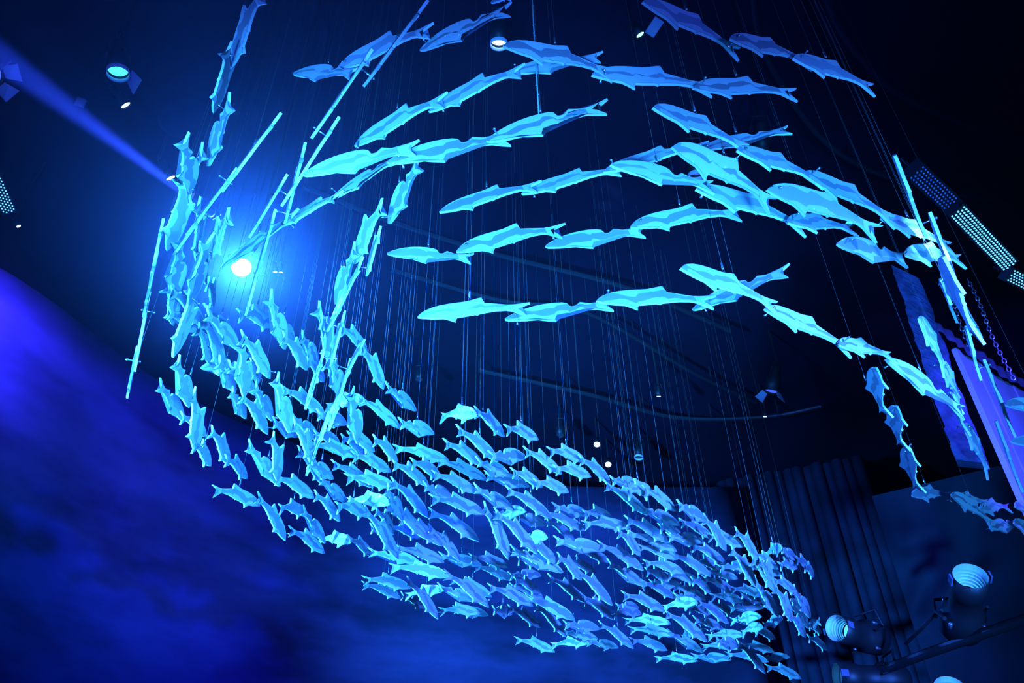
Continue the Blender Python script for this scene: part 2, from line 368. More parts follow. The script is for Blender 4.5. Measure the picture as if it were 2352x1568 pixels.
stage_lamp('small round white lamp behind the far left string', (-3.408, 5.67, 7.4), (0.599, -0.065, -0.798), 0.0391, M_WHITELENS)
stage_lamp('brightest lamp, glaring white through the left strings', (-2.817, 6.06, 7.2), (0.372, -0.5, -0.782), 0.0969, M_HOTLENS, light=(LAMP_W, (0.012, 0.13, 1.0), 135))
stage_lamp('left half of a twin white lamp right of the brightest', (-2.663, 6.576, 7.6), (0.075, 0.325, -0.943), 0.0258, M_WHITELENS, yoke=False)
stage_lamp('right half of a twin white lamp right of the brightest', (-2.601, 6.585, 7.6), (0.073, 0.324, -0.943), 0.0258, M_WHITELENS, yoke=False)
stage_lamp('bright half-shuttered lamp in a square yoke at top centre', (-0.064, 3.889, 7.8), (-0.014, 0.359, -0.933), 0.0691, M_WHITELENS, ring=True)
stage_lamp('small green-white lamp near the top, right of centre', (1.204, 3.972, 8.0), (0.409, 0.303, -0.861), 0.0381, M_GREENLENS, yoke=False)
stage_lamp('dim blue lamp behind the broad deep-blue fish', (1.931, 5.418, 7.8), (0.008, 0.362, -0.932), 0.0799, M_BLUELENS, ring=True)
stage_lamp('white strip lamp behind the long blue string', (2.547, 5.189, 7.8), (0.064, 0.679, -0.731), 0.0753, M_WHITELENS, yoke=False)
stage_lamp('dim cyan oval lamp behind the deep-blue string', (3.773, 6.173, 7.8), (0.342, 0.039, -0.939), 0.0847, M_CYANLENS)
stage_lamp('tiny white strip lamp over the middle of the school', (2.123, 9.635, 7.8), (-0.03, 0.315, -0.949), 0.0388, M_WHITELENS, yoke=False)
stage_lamp('dim blue lamp with open flaps over the right of the school', (3.629, 9.257, 7.6), (-0.31, 0.273, -0.911), 0.0903, M_BLUELENS, doors=2)
stage_lamp('upper of two small white lamps over the school', (1.368, 11.366, 8.0), (-0.108, -0.565, -0.818), 0.051, M_VIOLETLENS, yoke=False)
stage_lamp('lower of two small white lamps over the school', (1.615, 12.07, 8.0), (-0.122, -0.584, -0.803), 0.0535, M_VIOLETLENS, yoke=False)
stage_lamp('dim glass lamp right of the two white ones', (2.108, 11.795, 8.0), (-0.114, -0.017, -0.993), 0.0679, M_DIMLENS, ring=True)
stage_lamp('faint unlit lamp left of the two white ones', (0.752, 11.044, 8.0), (-0.052, 0.003, -0.999), 0.0639, M_DIMLENS)
stage_lamp('faint blue lamp above the left of the school', (-1.358, 9.371, 8.0), (0.061, -0.042, -0.997), 0.0508, M_DIMLENS)
stage_lamp('tiny white lamp above the right wires of the school', (3.948, 10.585, 8.0), (-0.165, 0.159, -0.973), 0.0289, M_WHITELENS, yoke=False)
stage_lamp('tiny violet lamp left of the curving strings', (-5.159, 5.79, 7.6), (0.585, 0.29, -0.757), 0.0218, M_VIOLETLENS, yoke=False)
stage_lamp('black beam projector whose ray crosses the upper left corner', (-2.913, 4.882, 7.0), (-0.52, -0.854, -0.039), 0.061, M_BLUELENS, light=(BEAM_W, (0.02, 0.06, 1.0), 8))

# the long spotlights at lower right
def ellipsoidal(label, pos, aim, r, lens):
    t = empty('ellipsoidal_spotlight', frame(pos, aim)); tag(t, label, 'spotlight', 'long spotlights at lower right')
    bm = bmesh.new(); L = r * 5.6
    lathe(bm, [(0, -L), (r * .9, -L), (r * 1.25, -L * .93), (r * 1.3, -L * .62), (r * 1.0, -L * .56), (r * .98, -L * .30), (r * 1.06, -L * .28), (r * 1.06, 0), (r * 1.0, 0)], 32)
    obj('housing', bm, M_BLACK, t)
    bm = bmesh.new(); pr = [(r * 1.0, 0.0), (r * .99, -r * .55)]
    for k in range(5):
        z = -r * (.62 + .24 * k); q = r * (.97 - .05 * k); pr += [(q, z), (q - r * .07, z - r * .02), (q - r * .07, z - r * .12), (q - r * .02, z - r * .14)]
    lathe(bm, pr, 32, smooth=False); obj('ribbed_barrel', bm, M_REFL, t)
    bm = bmesh.new(); disc(bm, r * .74, -r * 1.95, 24, r * .12); obj('lens', bm, lens, t)
    for s in (-1, 1):
        bm = bmesh.new(); box(bm, (s * r * 1.16, 0, -r * .25), (r * .10, r * .5, r * .6)); obj('gel_holder', bm, M_CLOTH, t)
    bm = bmesh.new(); tube(bm, [(r * 1.4, 0, -L * .55), (r * 1.5, r * .4, -L * .75), (r * 1.0, r * 2.0, -L * .8), (-r * 1.0, r * 2.0, -L * .8), (-r * 1.5, r * .4, -L * .75), (-r * 1.4, 0, -L * .55)], r * .10, 6); obj('yoke', bm, M_BLACK, t)
    for k in range(4):
        a = k * PI / 2 + .6; bm = bmesh.new()
        lathe(bm, [(0, -.3 * r), (r * .12, -.28 * r), (r * .12, .28 * r), (0, .3 * r)], 8)
        bmesh.ops.translate(bm, verts=bm.verts, vec=(r * 1.36 * math.cos(a), r * 1.36 * math.sin(a), -L * .66)); obj('knob', bm, M_STEEL_DARK, t)
    return t
M_BARREL_LENS = emissive('barrel_lens', (0.04, 0.40, 1.0), 3.2)
ellipsoidal('upright spotlight with a ribbed glowing barrel at lower right', (2.711, 4.611, 3.258), (-0.157, -0.916, 0.371), 0.095, M_BARREL_LENS)
ellipsoidal('level spotlight whose round glowing mouth faces left beside the school', (2.208, 5.554, 3.248), (-0.82, -0.572, 0.018), 0.088, M_BARREL_LENS)
ellipsoidal('spotlight seen side-on below the level one at lower right', (2.164, 5.65, 2.955), (-0.997, -0.029, 0.068), 0.085, M_BARREL_LENS)
ellipsoidal('spotlight cut off by the bottom edge at lower right', (2.51, 4.885, 2.695), (-0.181, -0.87, 0.459), 0.085, M_BARREL_LENS)
def rod(name, pts, r, m, label, cat):
    bm = bmesh.new(); tube(bm, pts, r, 10); tag(obj(name, bm, m), label, cat)
rod('lighting_pipe', [(2.429, 5.649, 2.972), (2.612, 5.222, 2.981), (2.913, 4.694, 3.003), (3.121, 4.308, 2.996)], 0.03, M_BLACK, 'black lighting pipe carrying the lower right spotlights', 'pipe')
rod('power_cable', [(2.55, 5.342, 3.075), (2.573, 5.092, 3.106), (2.609, 4.942, 3.152), (2.6, 4.851, 3.084)], 0.012, M_BLACK, 'black power cable looped between the two upper spotlights', 'cable')
# LED bars
def led_bar(label, a, b, wid, lens, rows=5, pitch=0.034):
    a, b = Vector(a), Vector(b); x = (b - a).normalized(); c = (a + b) / 2; z = (Vector((0, 0, 1.6)) - c); z = (z - x * z.dot(x)).normalized(); y = z.cross(x)
    mw = Matrix((x, y, z)).transposed().to_4x4(); mw.translation = c; L = (b - a).length
    t = empty('led_bar', mw); tag(t, label, 'light bar')
    bm = bmesh.new(); box(bm, (0, 0, -0.045), (L + .03, wid + .02, 0.08)); obj('housing', bm, M_BLACK, t)
    bm = bmesh.new(); n = int(L / pitch)
    for i in range(n):
        for j in range(rows):
            px = -L / 2 + (i + .5 + (.25 if j % 2 else -.25)) * L / n; py = (j - (rows - 1) / 2) * wid / rows
            bmesh.ops.create_icosphere(bm, subdivisions=1, radius=wid / rows * .33, matrix=Matrix.Translation((px, py, 0)))
    o = obj('led_lenses', bm, lens, t); o['kind'] = 'stuff'
    bm = bmesh.new(); tube(bm, [(-L * .3, 0, -.08), (-L * .3, 0, -.3), (L * .3, 0, -.3), (L * .3, 0, -.08)], 0.01, 6); obj('bracket', bm, M_BLACK, t)
led_bar('lit cyan LED bar hanging at the right, full length in view', (3.389, 4.179, 5.9), (4.107, 4.816, 5.9), 0.125, M_LED)
led_bar('unlit LED bar behind the upper end of the lit one', (2.918, 3.784, 5.9), (3.313, 4.11, 5.9), 0.125, M_LEDOFF)
led_bar('lit LED bar cut off by the right edge', (4.161, 4.924, 5.9), (4.778, 5.269, 5.9), 0.11, M_LED)
led_bar('lit LED bar at the left edge', (-4.168, 4.012, 6.6), (-4.293, 4.659, 6.6), 0.10, M_LED)
# small fittings on the ceiling at upper left
def plate(name, pos, aim, sx, sy, m, label, cat):
    t = obj(name, bmesh.new(), m); bm = bmesh.new(); box(bm, (0, 0, 0), (sx, sy, 0.02)); bmesh.ops.bevel(bm, geom=bm.edges[:], offset=0.004, segments=1, affect='EDGES')
    bm.to_mesh(t.data); bm.free(); t.matrix_world = frame(pos, aim); tag(t, label, cat)
plate('sign_plate', (-4.437, 4.959, 8.57), (0.542, -0.76, -0.358), 0.09, 0.12, M_PANEL, 'small violet plate fixed under the ceiling in the beam', 'plate')
bm = bmesh.new(); lathe(bm, [(0, .10), (.12, .07), (.22, .02), (.28, -.05), (.285, -.05), (.22, .035), (.12, .085), (0, .115)], 32)
o = obj('round_dish', bm, M_DRAPE); o.matrix_world = frame((-3.315, 5.083, 8.36), (0.364, 0.197, -0.91)); tag(o, 'big dim round dish fixed under the ceiling at upper left', 'dish')
plate('gel_plate', (1.435, 4.241, 8.57), (0.16, -0.238, -0.958), 0.11, 0.17, M_PANEL, 'dim violet plate near the small green-white lamp', 'plate')


# ---------------------------------------------------------------- fish
OUT_A = ([(-.02, .088), (.05, .080), (.12, .073), (.17, .075), (.25, .094), (.33, .114), (.40, .128), (.407, .16), (.42, .208), (.45, .202), (.50, .184), (.56, .166), (.64, .158), (.72, .150), (.80, .136), (.87, .113), (.93, .080), (.962, .055), (.955, .044), (.985, .025)],
         [(1.0, 0.0), (.95, -.013), (.86, -.029), (.76, -.036), (.70, -.066), (.655, -.096), (.658, -.062), (.666, -.036), (.58, -.026), (.48, -.009), (.46, -.022), (.44, -.004), (.38, .008), (.30, .020), (.20, .020), (.15, .004), (.09, -.036), (.02, -.082), (.05, -.035), (.085, .002), (.118, .034), (.08, .048), (.035, .066)])
OUT_B = ([(-.015, .085), (.05, .066), (.11, .050), (.17, .045), (.23, .062), (.305, .092), (.316, .072), (.335, .050), (.365, .041), (.395, .048), (.408, .075), (.425, .103), (.47, .123), (.55, .134), (.63, .135), (.72, .126), (.80, .108), (.88, .080), (.95, .043), (.985, .019)],
         [(1.0, 0.0), (.97, -.019), (.92, -.030), (.80, -.047), (.70, -.053), (.64, -.078), (.57, -.102), (.53, -.115), (.54, -.082), (.56, -.053), (.48, -.043), (.42, -.038), (.40, -.049), (.38, -.034), (.30, -.019), (.20, -.016), (.15, -.026), (.09, -.055), (.01, -.086), (.045, -.045), (.08, -.012), (.115, .010), (.08, .026), (.035, .050)])
TH = 0.024
def interp(poly, x):
    best = None
    for (x0, y0), (x1, y1) in zip(poly, poly[1:]):
        if x0 != x1 and min(x0, x1) <= x <= max(x0, x1):
            y = y0 + (y1 - y0) * (x - x0) / (x1 - x0)
            yield y
def top_y(o, x): return max(interp(o[0], x))
def bot_y(o, x): return min(interp(o[1], x))
def body_mesh(o, name):
    bm = bmesh.new(); pts = o[0] + o[1]; hy = TH / 2
    f = [bm.verts.new((x, -hy, y)) for x, y in pts]; b = [bm.verts.new((x, hy, y)) for x, y in pts]
    bm.faces.new(f); bm.faces.new(b[::-1])
    for i in range(len(pts)):
        j = (i + 1) % len(pts); q = bm.faces.new((f[j], f[i], b[i], b[j])); q.material_index = 1
    bmesh.ops.triangulate(bm, faces=[q for q in bm.faces if len(q.verts) > 4])
    bmesh.ops.recalc_face_normals(bm, faces=bm.faces)
    me = bpy.data.meshes.new(name); bm.to_mesh(me); bm.free(); me.materials.append(M_BODY); me.materials.append(M_EDGE)
    return me
def film_mesh(o, name, upper, ph, width, x0, x1):
    bm = bmesh.new(); N = 34
    for side in (-1, 1):
        y = side * (TH / 2 + 0.0016); A = []; B = []
        for i in range(N + 1):
            x = x0 + (x1 - x0) * i / N; t = top_y(o, x); b = bot_y(o, x); 
            mid = 0.5 * (t + b)
            wv = 0.018 * math.sin(x * 13 + ph) + 0.010 * math.sin(x * 27 + 2 * ph)
            if upper: e = t - 0.004; wl = min(e - 0.004, mid + (width * 0.25) + wv)
            else: e = b + 0.004; wl = max(e + 0.004, mid - (width * 0.25) + wv)
            A.append(bm.verts.new((x, y, e))); B.append(bm.verts.new((x, y, wl)))
        for i in range(N):
            q = (A[i], A[i + 1], B[i + 1], B[i])
            bm.faces.new(q)
    if upper:
        for side in (-1, 1):
            lim = 0.171
            pts = [p for p in o[0] if p[0] <= lim] + [p for p in o[1] if p[0] <= lim]
            f = bm.faces.new([bm.verts.new((x, side * (TH / 2 + 0.0014), y)) for x, y in pts])
            bmesh.ops.triangulate(bm, faces=[f])
    bmesh.ops.recalc_face_normals(bm, faces=bm.faces)
    me = bpy.data.meshes.new(name); bm.to_mesh(me); bm.free(); me.materials.append(M_FILM)
    return me
def bolt_mesh():
    bm = bmesh.new()
    lathe(bm, [(0.0, -0.07), (.010, -0.066), (.013, -0.058), (.010, -0.05), (.006, -0.048), (.006, .048), (.010, .05), (.013, .058), (.010, .066), (0.0, .07)], 8)
    bmesh.ops.rotate(bm, verts=bm.verts, cent=(0, 0, 0), matrix=Matrix.Rotation(PI / 2, 3, 'X'))
    me = bpy.data.meshes.new('joint_bolt'); bm.to_mesh(me); bm.free(); me.materials.append(M_STEEL)
    return me
FORMS = {}
for key, o in (('a', OUT_A), ('b', OUT_B)):
    body = body_mesh(o, 'body')
    lo, hi = (0.165, 0.935) if key == 'a' else (0.165, 0.965)
    FORMS[key] = [(body, film_mesh(o, 'back_film', True, ph, wd, lo, hi), film_mesh(o, 'belly_film', False, ph + 1.1, wd, lo, hi))
                  for ph, wd in ((0.3, 0.10), (2.0, 0.16), (4.1, 0.05), (5.2, 0.22))]
BOLT = bolt_mesh()
def cable_mesh():
    bm = bmesh.new(); lathe(bm, [(0.0009, 0.0), (0.0009, 1.0)], 6)
    me = bpy.data.meshes.new('cable'); bm.to_mesh(me); bm.free(); me.materials.append(M_WIRE); return me
def sleeve_mesh():
    bm = bmesh.new(); lathe(bm, [(0, 0.024), (.0035, .026), (.0045, .03), (.0045, .062), (.003, .066), (0, .067)], 8)
    tube(bm, [(0.0055 * math.cos(a), 0, 0.012 + 0.014 * math.sin(a)) for a in [2 * PI * k / 10 for k in range(10)]], 0.0011, 4, True)
    me = bpy.data.meshes.new('crimp_sleeve'); bm.to_mesh(me); bm.free(); me.materials.append(M_STEEL); return me
CABLE = cable_mesh(); SLEEVE = sleeve_mesh(); CEIL = 8.6

# phrase of each string; then (string, place in it, form, position of the tail, quaternion, length, bolted head, hung)
STRINGS = [
  'dark blue string crossing the top centre',
  'blue string climbing to the fork above the cyan rows',
  'pale cyan string running right from the top centre fork',
  'brilliant cyan string arching under the top centre fork',
  'slim cyan string slanting down to the brightest lamp',
  'string dropping from brilliant cyan row, beside round glow',
  'edge-on string below the drop with a red glint',
  'short edge-on string crossing the left bend, pointing down',
  'long rod-like string seen edge-on, leaning in at upper left',
  'second rod-like string leaning left of the brightest lamp',
  'third rod-like string crossing over the brightest lamp',
  'violet rod-like string farthest out at the left',
  'blue string hanging from the top edge at left',
  'blue string below the loop lamp at far left',
  'twisted cyan string under the globe lamp',
  'edge-on string just left of the brightest lamp',
  'pale string curling in at the left bend',
  'outer blue string of the left bend',
  'banded string in the middle of the left bend',
  'steep bright string in the middle of the left bend',
  'string tucked between two steep bright ones at left',
  'string led by a white-striped fish under the brightest lamp',
  'short string diving under the brightest lamp',
  'string diving from the round glow into the school',
  'dark green string with red fleck, alone at centre left',
  'faint dark pair behind the edge-on string',
  'smooth cyan pair level under the left bend',
  'arched cyan string alone above the school at left',
  'dark green string behind the left bend',
  'string with a tall fin sweeping down at left',
  'dim string under the tall-finned sweep',
  'glittering string through the upper left of the school',
  'single violet-edged fish behind the bright forked tail',
  'brightest string at the left of the school, broad bodies',
  'lower left string starting at a white belly patch',
  'lowest string at far left, blue stripe down each side',
  'small string between the two lowest left ones',
  'outermost blue string at lower left',
  'steep string crossing the outermost blue one',
  'string with one huge diving fish at lower left',
  'violet string running into a long cyan diver',
  'pair diving beside the bright broad string',
  'violet pair in the shade under the long diver',
  'dim green fish behind the huge diver',
  'long level fish under the huge diver',
  'bright level pair under the long cyan diver',
  'grey-blue string arching from lower left to centre',
  'lower left corner string with a steep middle fish',
  'string just below the lower left corner one',
  'pair crossing behind the steep corner fish',
  'fin-topped fish behind the grey-blue string',
  'violet pair ending in a glittering notched fish',
  'pair stacked under the glittering notched fish',
  'overlapping pair low at centre left',
  'diving pair low at centre left',
  'short separate string lowest at centre',
  'green-backed pair low at centre',
  'upper string of the school, green at the right end',
  'string right under the green-ended upper one',
  'topmost dark green string over the middle of the school',
  'lone violet slat beneath the topmost dark green string',
  'dark green string second from top over the school',
  'dark blue string with red scales over the school',
  'dark string nearest the two white lamps',
  'string led by a bright cyan diver, right of centre',
  'green string bounding the upper right of the school',
  'violet string at the upper right rim of the school',
  'highest small string right of the school',
  'steep string at right rim of school',
  'violet pair outside the right rim',
  'small knot of fish beside the round spotlight',
  'violet fish nearest the round spotlight',
  'shaded fish outside the right rim',
  'blue string through the centre of the school',
  'dim pair above the central blue string',
  'violet notched string under the dim pair',
  'string with a big steep fish left of centre',
  'string running beside the big steep fish',
  'small violet fish under the big steep fish',
  'small bright fish alone at the centre gap',
  'string starting with a notched fish in the centre gap',
  'dark pair under the centre gap',
  'green glittering fish right of the centre gap',
  'violet-blue string low right of centre',
  'striped fish hugging the violet-blue string',
  'string with a trailing white edge, right of centre',
  'crossed pair in the upper right of the school',
  'violet pair sloping under the upper right rim',
  'bright pair ending in an open-mouthed cyan fish',
  'violet row behind the open-mouthed cyan fish',
  'layered row in the thick of the school',
  'long row below the open-mouthed cyan fish',
  'violet glitter-bellied fish low in the school',
  'violet pair crossing under the layered row',
  'wide-tailed pair low in the thick of the school',
  'arching pair low in the thick of the school',
  'small pair pointing right, low at right',
  'arched fish with pink glints, low right of centre',
  'white-edged string low at right of centre',
  'diving string at the lower right tip',
  'lowest string of the school, at its right end',
  'violet fish crowding the lower right of the school',
  'violet fish at the very right of the lower school',
  'white glinting scraps between the lower right fish',
  'violet string hanging across the top right',
  'long blue string down the right to the white flare',
  'broad deep-blue string crossing at upper right',
  'slim cyan string across the upper middle',
  'teal string falling right from the upper middle',
  'two-tone cyan string across the centre',
  'bright cyan string lowest across the open centre',
  'string falling right from the open centre',
  'column of three broad fish at right, noses up',
  'upper string entering at lower right',
  'lower string entering at lower right',
  'rod-like string hanging through the white flare at right',
  'slender blue fish beside the hanging rods',
  'bright string in front of the rough column',
  'pale nose poking in at the right edge',
  'violet pointed fish poking out behind the left bend']
FISH = [
  (0, 'leftmost fish of ', 'b', -0.66, 2.006, 4.581, 0.1986, 0.2716, -0.0487, 0.9404, 0.437, 0, 1, 0),
  (0, 'second fish from left in ', 'a', -0.317, 1.874, 4.68, 0.207, -0.0019, -0.1084, 0.9723, 0.489, -1, 0, 0),
  (0, 'third fish from left in ', 'b', 0.022, 1.783, 4.684, 0.2311, 0.0012, -0.1106, 0.9666, 0.451, 1, 0, 0),
  (0, 'rightmost fish of ', 'a', 0.2, 1.575, 4.596, 0.3713, 0.2027, -0.1626, 0.8914, 0.407, -1, 1, 0),
  (1, 'leftmost fish of ', 'a', -0.267, 2.083, 4.487, 0.2577, -0.0002, -0.052, 0.9648, 0.507, 0, 1, 0),
  (1, 'middle fish of ', 'a', 0.068, 1.937, 4.473, 0.2472, 0.0309, -0.0436, 0.9675, 0.476, -1, 0, 0),
  (1, 'rightmost fish of ', 'b', 0.392, 1.879, 4.474, 0.1276, 0.0503, -0.026, 0.9902, 0.404, 1, 1, 0),
  (2, 'leftmost fish of ', 'a', 0.423, 1.855, 4.305, -0.1693, -0.0104, -0.0723, 0.9829, 0.463, 0, 1, 0),
  (2, 'middle fish of ', 'a', 0.828, 1.922, 4.292, -0.0823, 0.0015, -0.0487, 0.9954, 0.502, -1, 0, 0),
  (2, 'rightmost fish of ', 'a', 1.187, 1.973, 4.319, -0.088, -0.0492, -0.0463, 0.9938, 0.459, 1, 1, 0),
  (3, 'leftmost fish of ', 'b', -0.361, 2.021, 4.095, 0.1278, -0.0078, -0.0298, 0.9913, 0.5, 0, 1, 0),
  (3, 'middle fish of ', 'b', 0.014, 1.982, 4.096, 0.1042, -0.0101, -0.0165, 0.9944, 0.514, -1, 0, 0),
  (3, 'rightmost fish of ', 'b', 0.378, 1.846, 4.097, 0.153, -0.0114, -0.0276, 0.9878, 0.487, 1, 1, 0),
  (4, 'rightmost fish of ', 'b', -0.474, 2.208, 4.262, 0.3291, 0.0857, 0.0449, 0.9393, 0.454, 1, 1, 0),
  (4, 'middle fish of ', 'a', -0.766, 2.41, 4.246, 0.3167, 0.1393, 0.0598, 0.9363, 0.461, -1, 0, 0),
  (4, 'leftmost fish of ', 'b', -1.005, 2.576, 4.309, 0.3091, -0.0184, 0.0555, 0.9492, 0.54, 0, 1, 0),
  (5, 'topmost fish of ', 'b', -0.38, 2.235, 4.263, 0.5355, -0.058, -0.225, 0.8119, 0.483, 1, 1, 0),
  (5, 'middle fish of ', 'a', -0.571, 2.486, 4.256, 0.527, -0.0667, -0.2212, 0.8178, 0.495, -1, 0, 0),
  (5, 'lowest fish of ', 'b', -0.751, 2.791, 4.291, 0.531, -0.1305, -0.2306, 0.8049, 0.481, 0, 1, 0),
  (6, 'topmost fish of ', 'a', -0.567, 2.438, 4.03, 0.5822, 0.1067, -0.1035, 0.7994, 0.452, 1, 1, 0),
  (6, 'second fish from top in ', 'b', -0.701, 2.711, 4.117, 0.511, -0.0238, 0.0558, 0.8575, 0.516, -1, 0, 0),
  (6, 'third fish from top in ', 'a', -0.841, 3.067, 4.074, 0.5751, 0.0132, -0.0508, 0.8164, 0.498, 1, 0, 0),
  (6, 'lowest fish of ', 'b', -1.029, 3.442, 4.106, 0.5538, -0.0309, 0.0019, 0.8321, 0.513, 0, 1, 0),
  (7, 'topmost fish of ', 'a', -0.777, 3.256, 4.038, 0.5426, 0.1331, -0.0189, 0.8292, 0.471, 1, 1, 0),
  (7, 'second fish from top in ', 'b', -0.911, 3.583, 4.157, 0.5494, -0.1153, 0.0465, 0.8263, 0.547, -1, 0, 0),
  (7, 'third fish from top in ', 'a', -1.074, 3.938, 4.063, 0.5611, 0.0607, -0.0323, 0.8249, 0.487, 1, 0, 0),
  (7, 'lowest fish of ', 'b', -1.201, 4.261, 4.117, 0.5513, -0.042, 0.0186, 0.8331, 0.512, 0, 1, 0),
  (8, 'topmost fish of ', 'a', -0.285, 1.466, 4.157, 0.4327, 0.1152, 0.0732, 0.8911, 0.452, 1, 1, 0),
  (8, 'second fish from top in ', 'b', -0.509, 1.666, 4.184, 0.4374, 0.0638, 0.0848, 0.893, 0.485, -1, 0, 0),
  (8, 'third fish from top in ', 'a', -0.693, 1.979, 4.2, 0.4448, 0.0207, 0.0983, 0.89, 0.519, 1, 0, 0),
  (8, 'lowest fish of ', 'b', -0.96, 2.243, 4.166, 0.4603, 0.0941, 0.0489, 0.8814, 0.475, 0, 1, 0),
  (9, 'topmost fish of ', 'a', -0.919, 1.947, 4.192, 0.4058, 0.0332, 0.0902, 0.9089, 0.492, 1, 1, 0),
  (9, 'middle fish of ', 'b', -1.172, 2.215, 4.181, 0.4079, 0.0656, 0.0814, 0.907, 0.508, 0, 0, 0),
  (9, 'lowest fish of ', 'a', -1.368, 2.42, 4.121, 0.4219, 0.178, 0.0204, 0.8887, 0.479, 0, 1, 0),
  (10, 'topmost fish of ', 'a', -0.84, 2.093, 4.175, 0.5482, 0.0167, -0.0395, 0.8352, 0.485, 1, 1, 0),
  (10, 'middle fish of ', 'b', -1.059, 2.463, 4.18, 0.535, 0.0131, -0.0234, 0.8444, 0.503, -1, 0, 0),
  (10, 'lowest fish of ', 'a', -1.193, 2.749, 4.172, 0.5388, 0.0245, -0.0421, 0.8411, 0.5, 0, 1, 0),
  (11, 'topmost fish of ', 'a', -1.514, 2.404, 4.07, 0.5161, 0.0265, -0.0559, 0.8543, 0.475, 0, 1, 0),
  (11, 'second fish from top in ', 'b', -1.624, 2.62, 4.079, 0.5171, 0.0084, -0.0361, 0.8551, 0.502, -1, 0, 0),
  (11, 'third fish from top in ', 'a', -1.804, 2.962, 4.135, 0.5271, -0.087, 0.0076, 0.8453, 0.553, 1, 0, 0),
  (11, 'lowest fish of ', 'b', -2.001, 3.341, 4.088, 0.5218, -0.0084, -0.0343, 0.8523, 0.503, 0, 1, 0),
  (12, 'topmost fish of ', 'a', -0.88, 1.509, 4.345, 0.4784, -0.0099, -0.2619, 0.8381, 0.456, 1, 1, 0),
  (12, 'second fish from top in ', 'a', -1.086, 1.722, 4.341, 0.4834, 0.2233, 0.1138, 0.8388, 0.444, -1, 0, 0),
  (12, 'third fish from top in ', 'b', -1.138, 1.976, 4.359, 0.4901, -0.0513, -0.2557, 0.8317, 0.481, 1, 0, 0),
  (12, 'lowest fish of ', 'a', -1.34, 2.242, 4.375, 0.4747, -0.0993, -0.2275, 0.8444, 0.482, 0, 1, 0),
  (13, 'topmost fish of ', 'b', -1.335, 2.047, 4.213, 0.5132, 0.2863, 0.1381, 0.7972, 0.478, 1, 1, 0),
  (13, 'second fish from top in ', 'a', -1.461, 2.326, 4.31, 0.4904, 0.1948, 0.3435, 0.7769, 0.506, -1, 0, 0),
  (13, 'third fish from top in ', 'b', -1.588, 2.692, 4.281, 0.502, 0.2101, 0.3124, 0.7786, 0.495, 1, 0, 0),
  (13, 'lowest fish of ', 'a', -1.766, 3.003, 4.256, 0.5474, 0.2308, 0.1511, 0.7901, 0.462, 0, 1, 0),
  (14, 'topmost fish of ', 'a', -1.479, 2.545, 4.368, 0.567, 0.1141, 0.0823, 0.8116, 0.479, 0, 1, 0),
  (14, 'second fish from top in ', 'b', -1.544, 2.798, 4.322, 0.5817, 0.157, -0.0564, 0.7961, 0.48, 0, 0, 0),
  (14, 'third fish from top in ', 'a', -1.573, 3.042, 4.302, 0.5685, 0.1773, -0.1015, 0.7969, 0.478, 0, 0, 1),
  (14, 'lowest fish of ', 'b', -1.653, 3.265, 4.314, 0.7145, -0.011, -0.2346, 0.659, 0.49, 0, 1, 0),
  (15, 'topmost fish of ', 'a', -1.182, 2.323, 4.041, 0.5055, -0.0082, -0.2642, 0.8214, 0.465, 1, 1, 0),
  (15, 'middle fish of ', 'b', -1.354, 2.505, 4.1, 0.4997, 0.1369, 0.2328, 0.823, 0.514, -1, 0, 0),
  (15, 'lowest fish of ', 'a', -1.549, 2.849, 4.124, 0.5214, 0.0738, 0.2563, 0.8105, 0.539, 0, 1, 0),
  (16, 'topmost fish of ', 'a', -1.743, 3.017, 4.23, 0.6975, 0.1116, -0.0796, 0.7034, 0.488, 1, 1, 0),
  (16, 'middle fish of ', 'a', -1.696, 3.342, 4.298, 0.6652, 0.1216, 0.1311, 0.7249, 0.495, -1, 0, 0),
  (16, 'lowest fish of ', 'b', -1.651, 3.701, 4.246, 0.7221, 0.0865, -0.0655, 0.6832, 0.472, 0, 1, 0),
  (17, 'topmost fish of ', 'b', -1.789, 3.142, 4.201, 0.684, 0.1525, -0.1495, 0.6976, 0.467, 0, 1, 0),
  (17, 'second fish from top in ', 'a', -1.725, 3.354, 4.253, 0.6147, 0.1775, 0.0633, 0.7659, 0.486, 0, 0, 0),
  (17, 'third fish from top in ', 'b', -1.694, 3.641, 4.239, 0.6451, 0.1534, 0.0083, 0.7485, 0.501, 1, 0, 0),
  (17, 'lowest fish of ', 'b', -1.722, 3.979, 4.255, 0.6497, 0.1488, 0.0222, 0.7452, 0.465, 0, 1, 0),
  (18, 'topmost fish of ', 'b', -1.499, 2.962, 4.042, 0.7131, 0.1073, -0.0558, 0.6906, 0.465, 0, 1, 0),
  (18, 'middle fish of ', 'a', -1.403, 3.19, 4.063, 0.7129, 0.1151, 0.0101, 0.6917, 0.485, -1, 0, 0),
  (18, 'lowest fish of ', 'b', -1.345, 3.638, 4.119, 0.6806, 0.1132, 0.2055, 0.6941, 0.514, 0, 1, 0),
  (19, 'topmost fish of ', 'b', -1.423, 3.272, 4.094, 0.5938, 0.1719, 0.2432, 0.7475, 0.508, 1, 1, 0),
  (19, 'middle fish of ', 'a', -1.574, 3.771, 4.08, 0.7239, 0.0815, 0.0279, 0.6845, 0.485, -1, 0, 0),
  (19, 'lowest fish of ', 'a', -1.537, 4.279, 4.11, 0.6401, 0.1397, 0.2236, 0.7216, 0.523, 0, 1, 0),
  (20, 'topmost fish of ', 'a', -1.502, 3.557, 4.242, 0.6153, 0.1986, 0.0776, 0.7589, 0.485, 1, 1, 0),
  (20, 'middle fish of ', 'b', -1.577, 3.948, 4.276, 0.6817, 0.131, 0.0675, 0.7166, 0.487, -1, 0, 0),
  (20, 'lowest fish of ', 'b', -1.536, 4.289, 4.22, 0.7209, 0.1138, -0.1219, 0.6727, 0.476, 0, 1, 1),
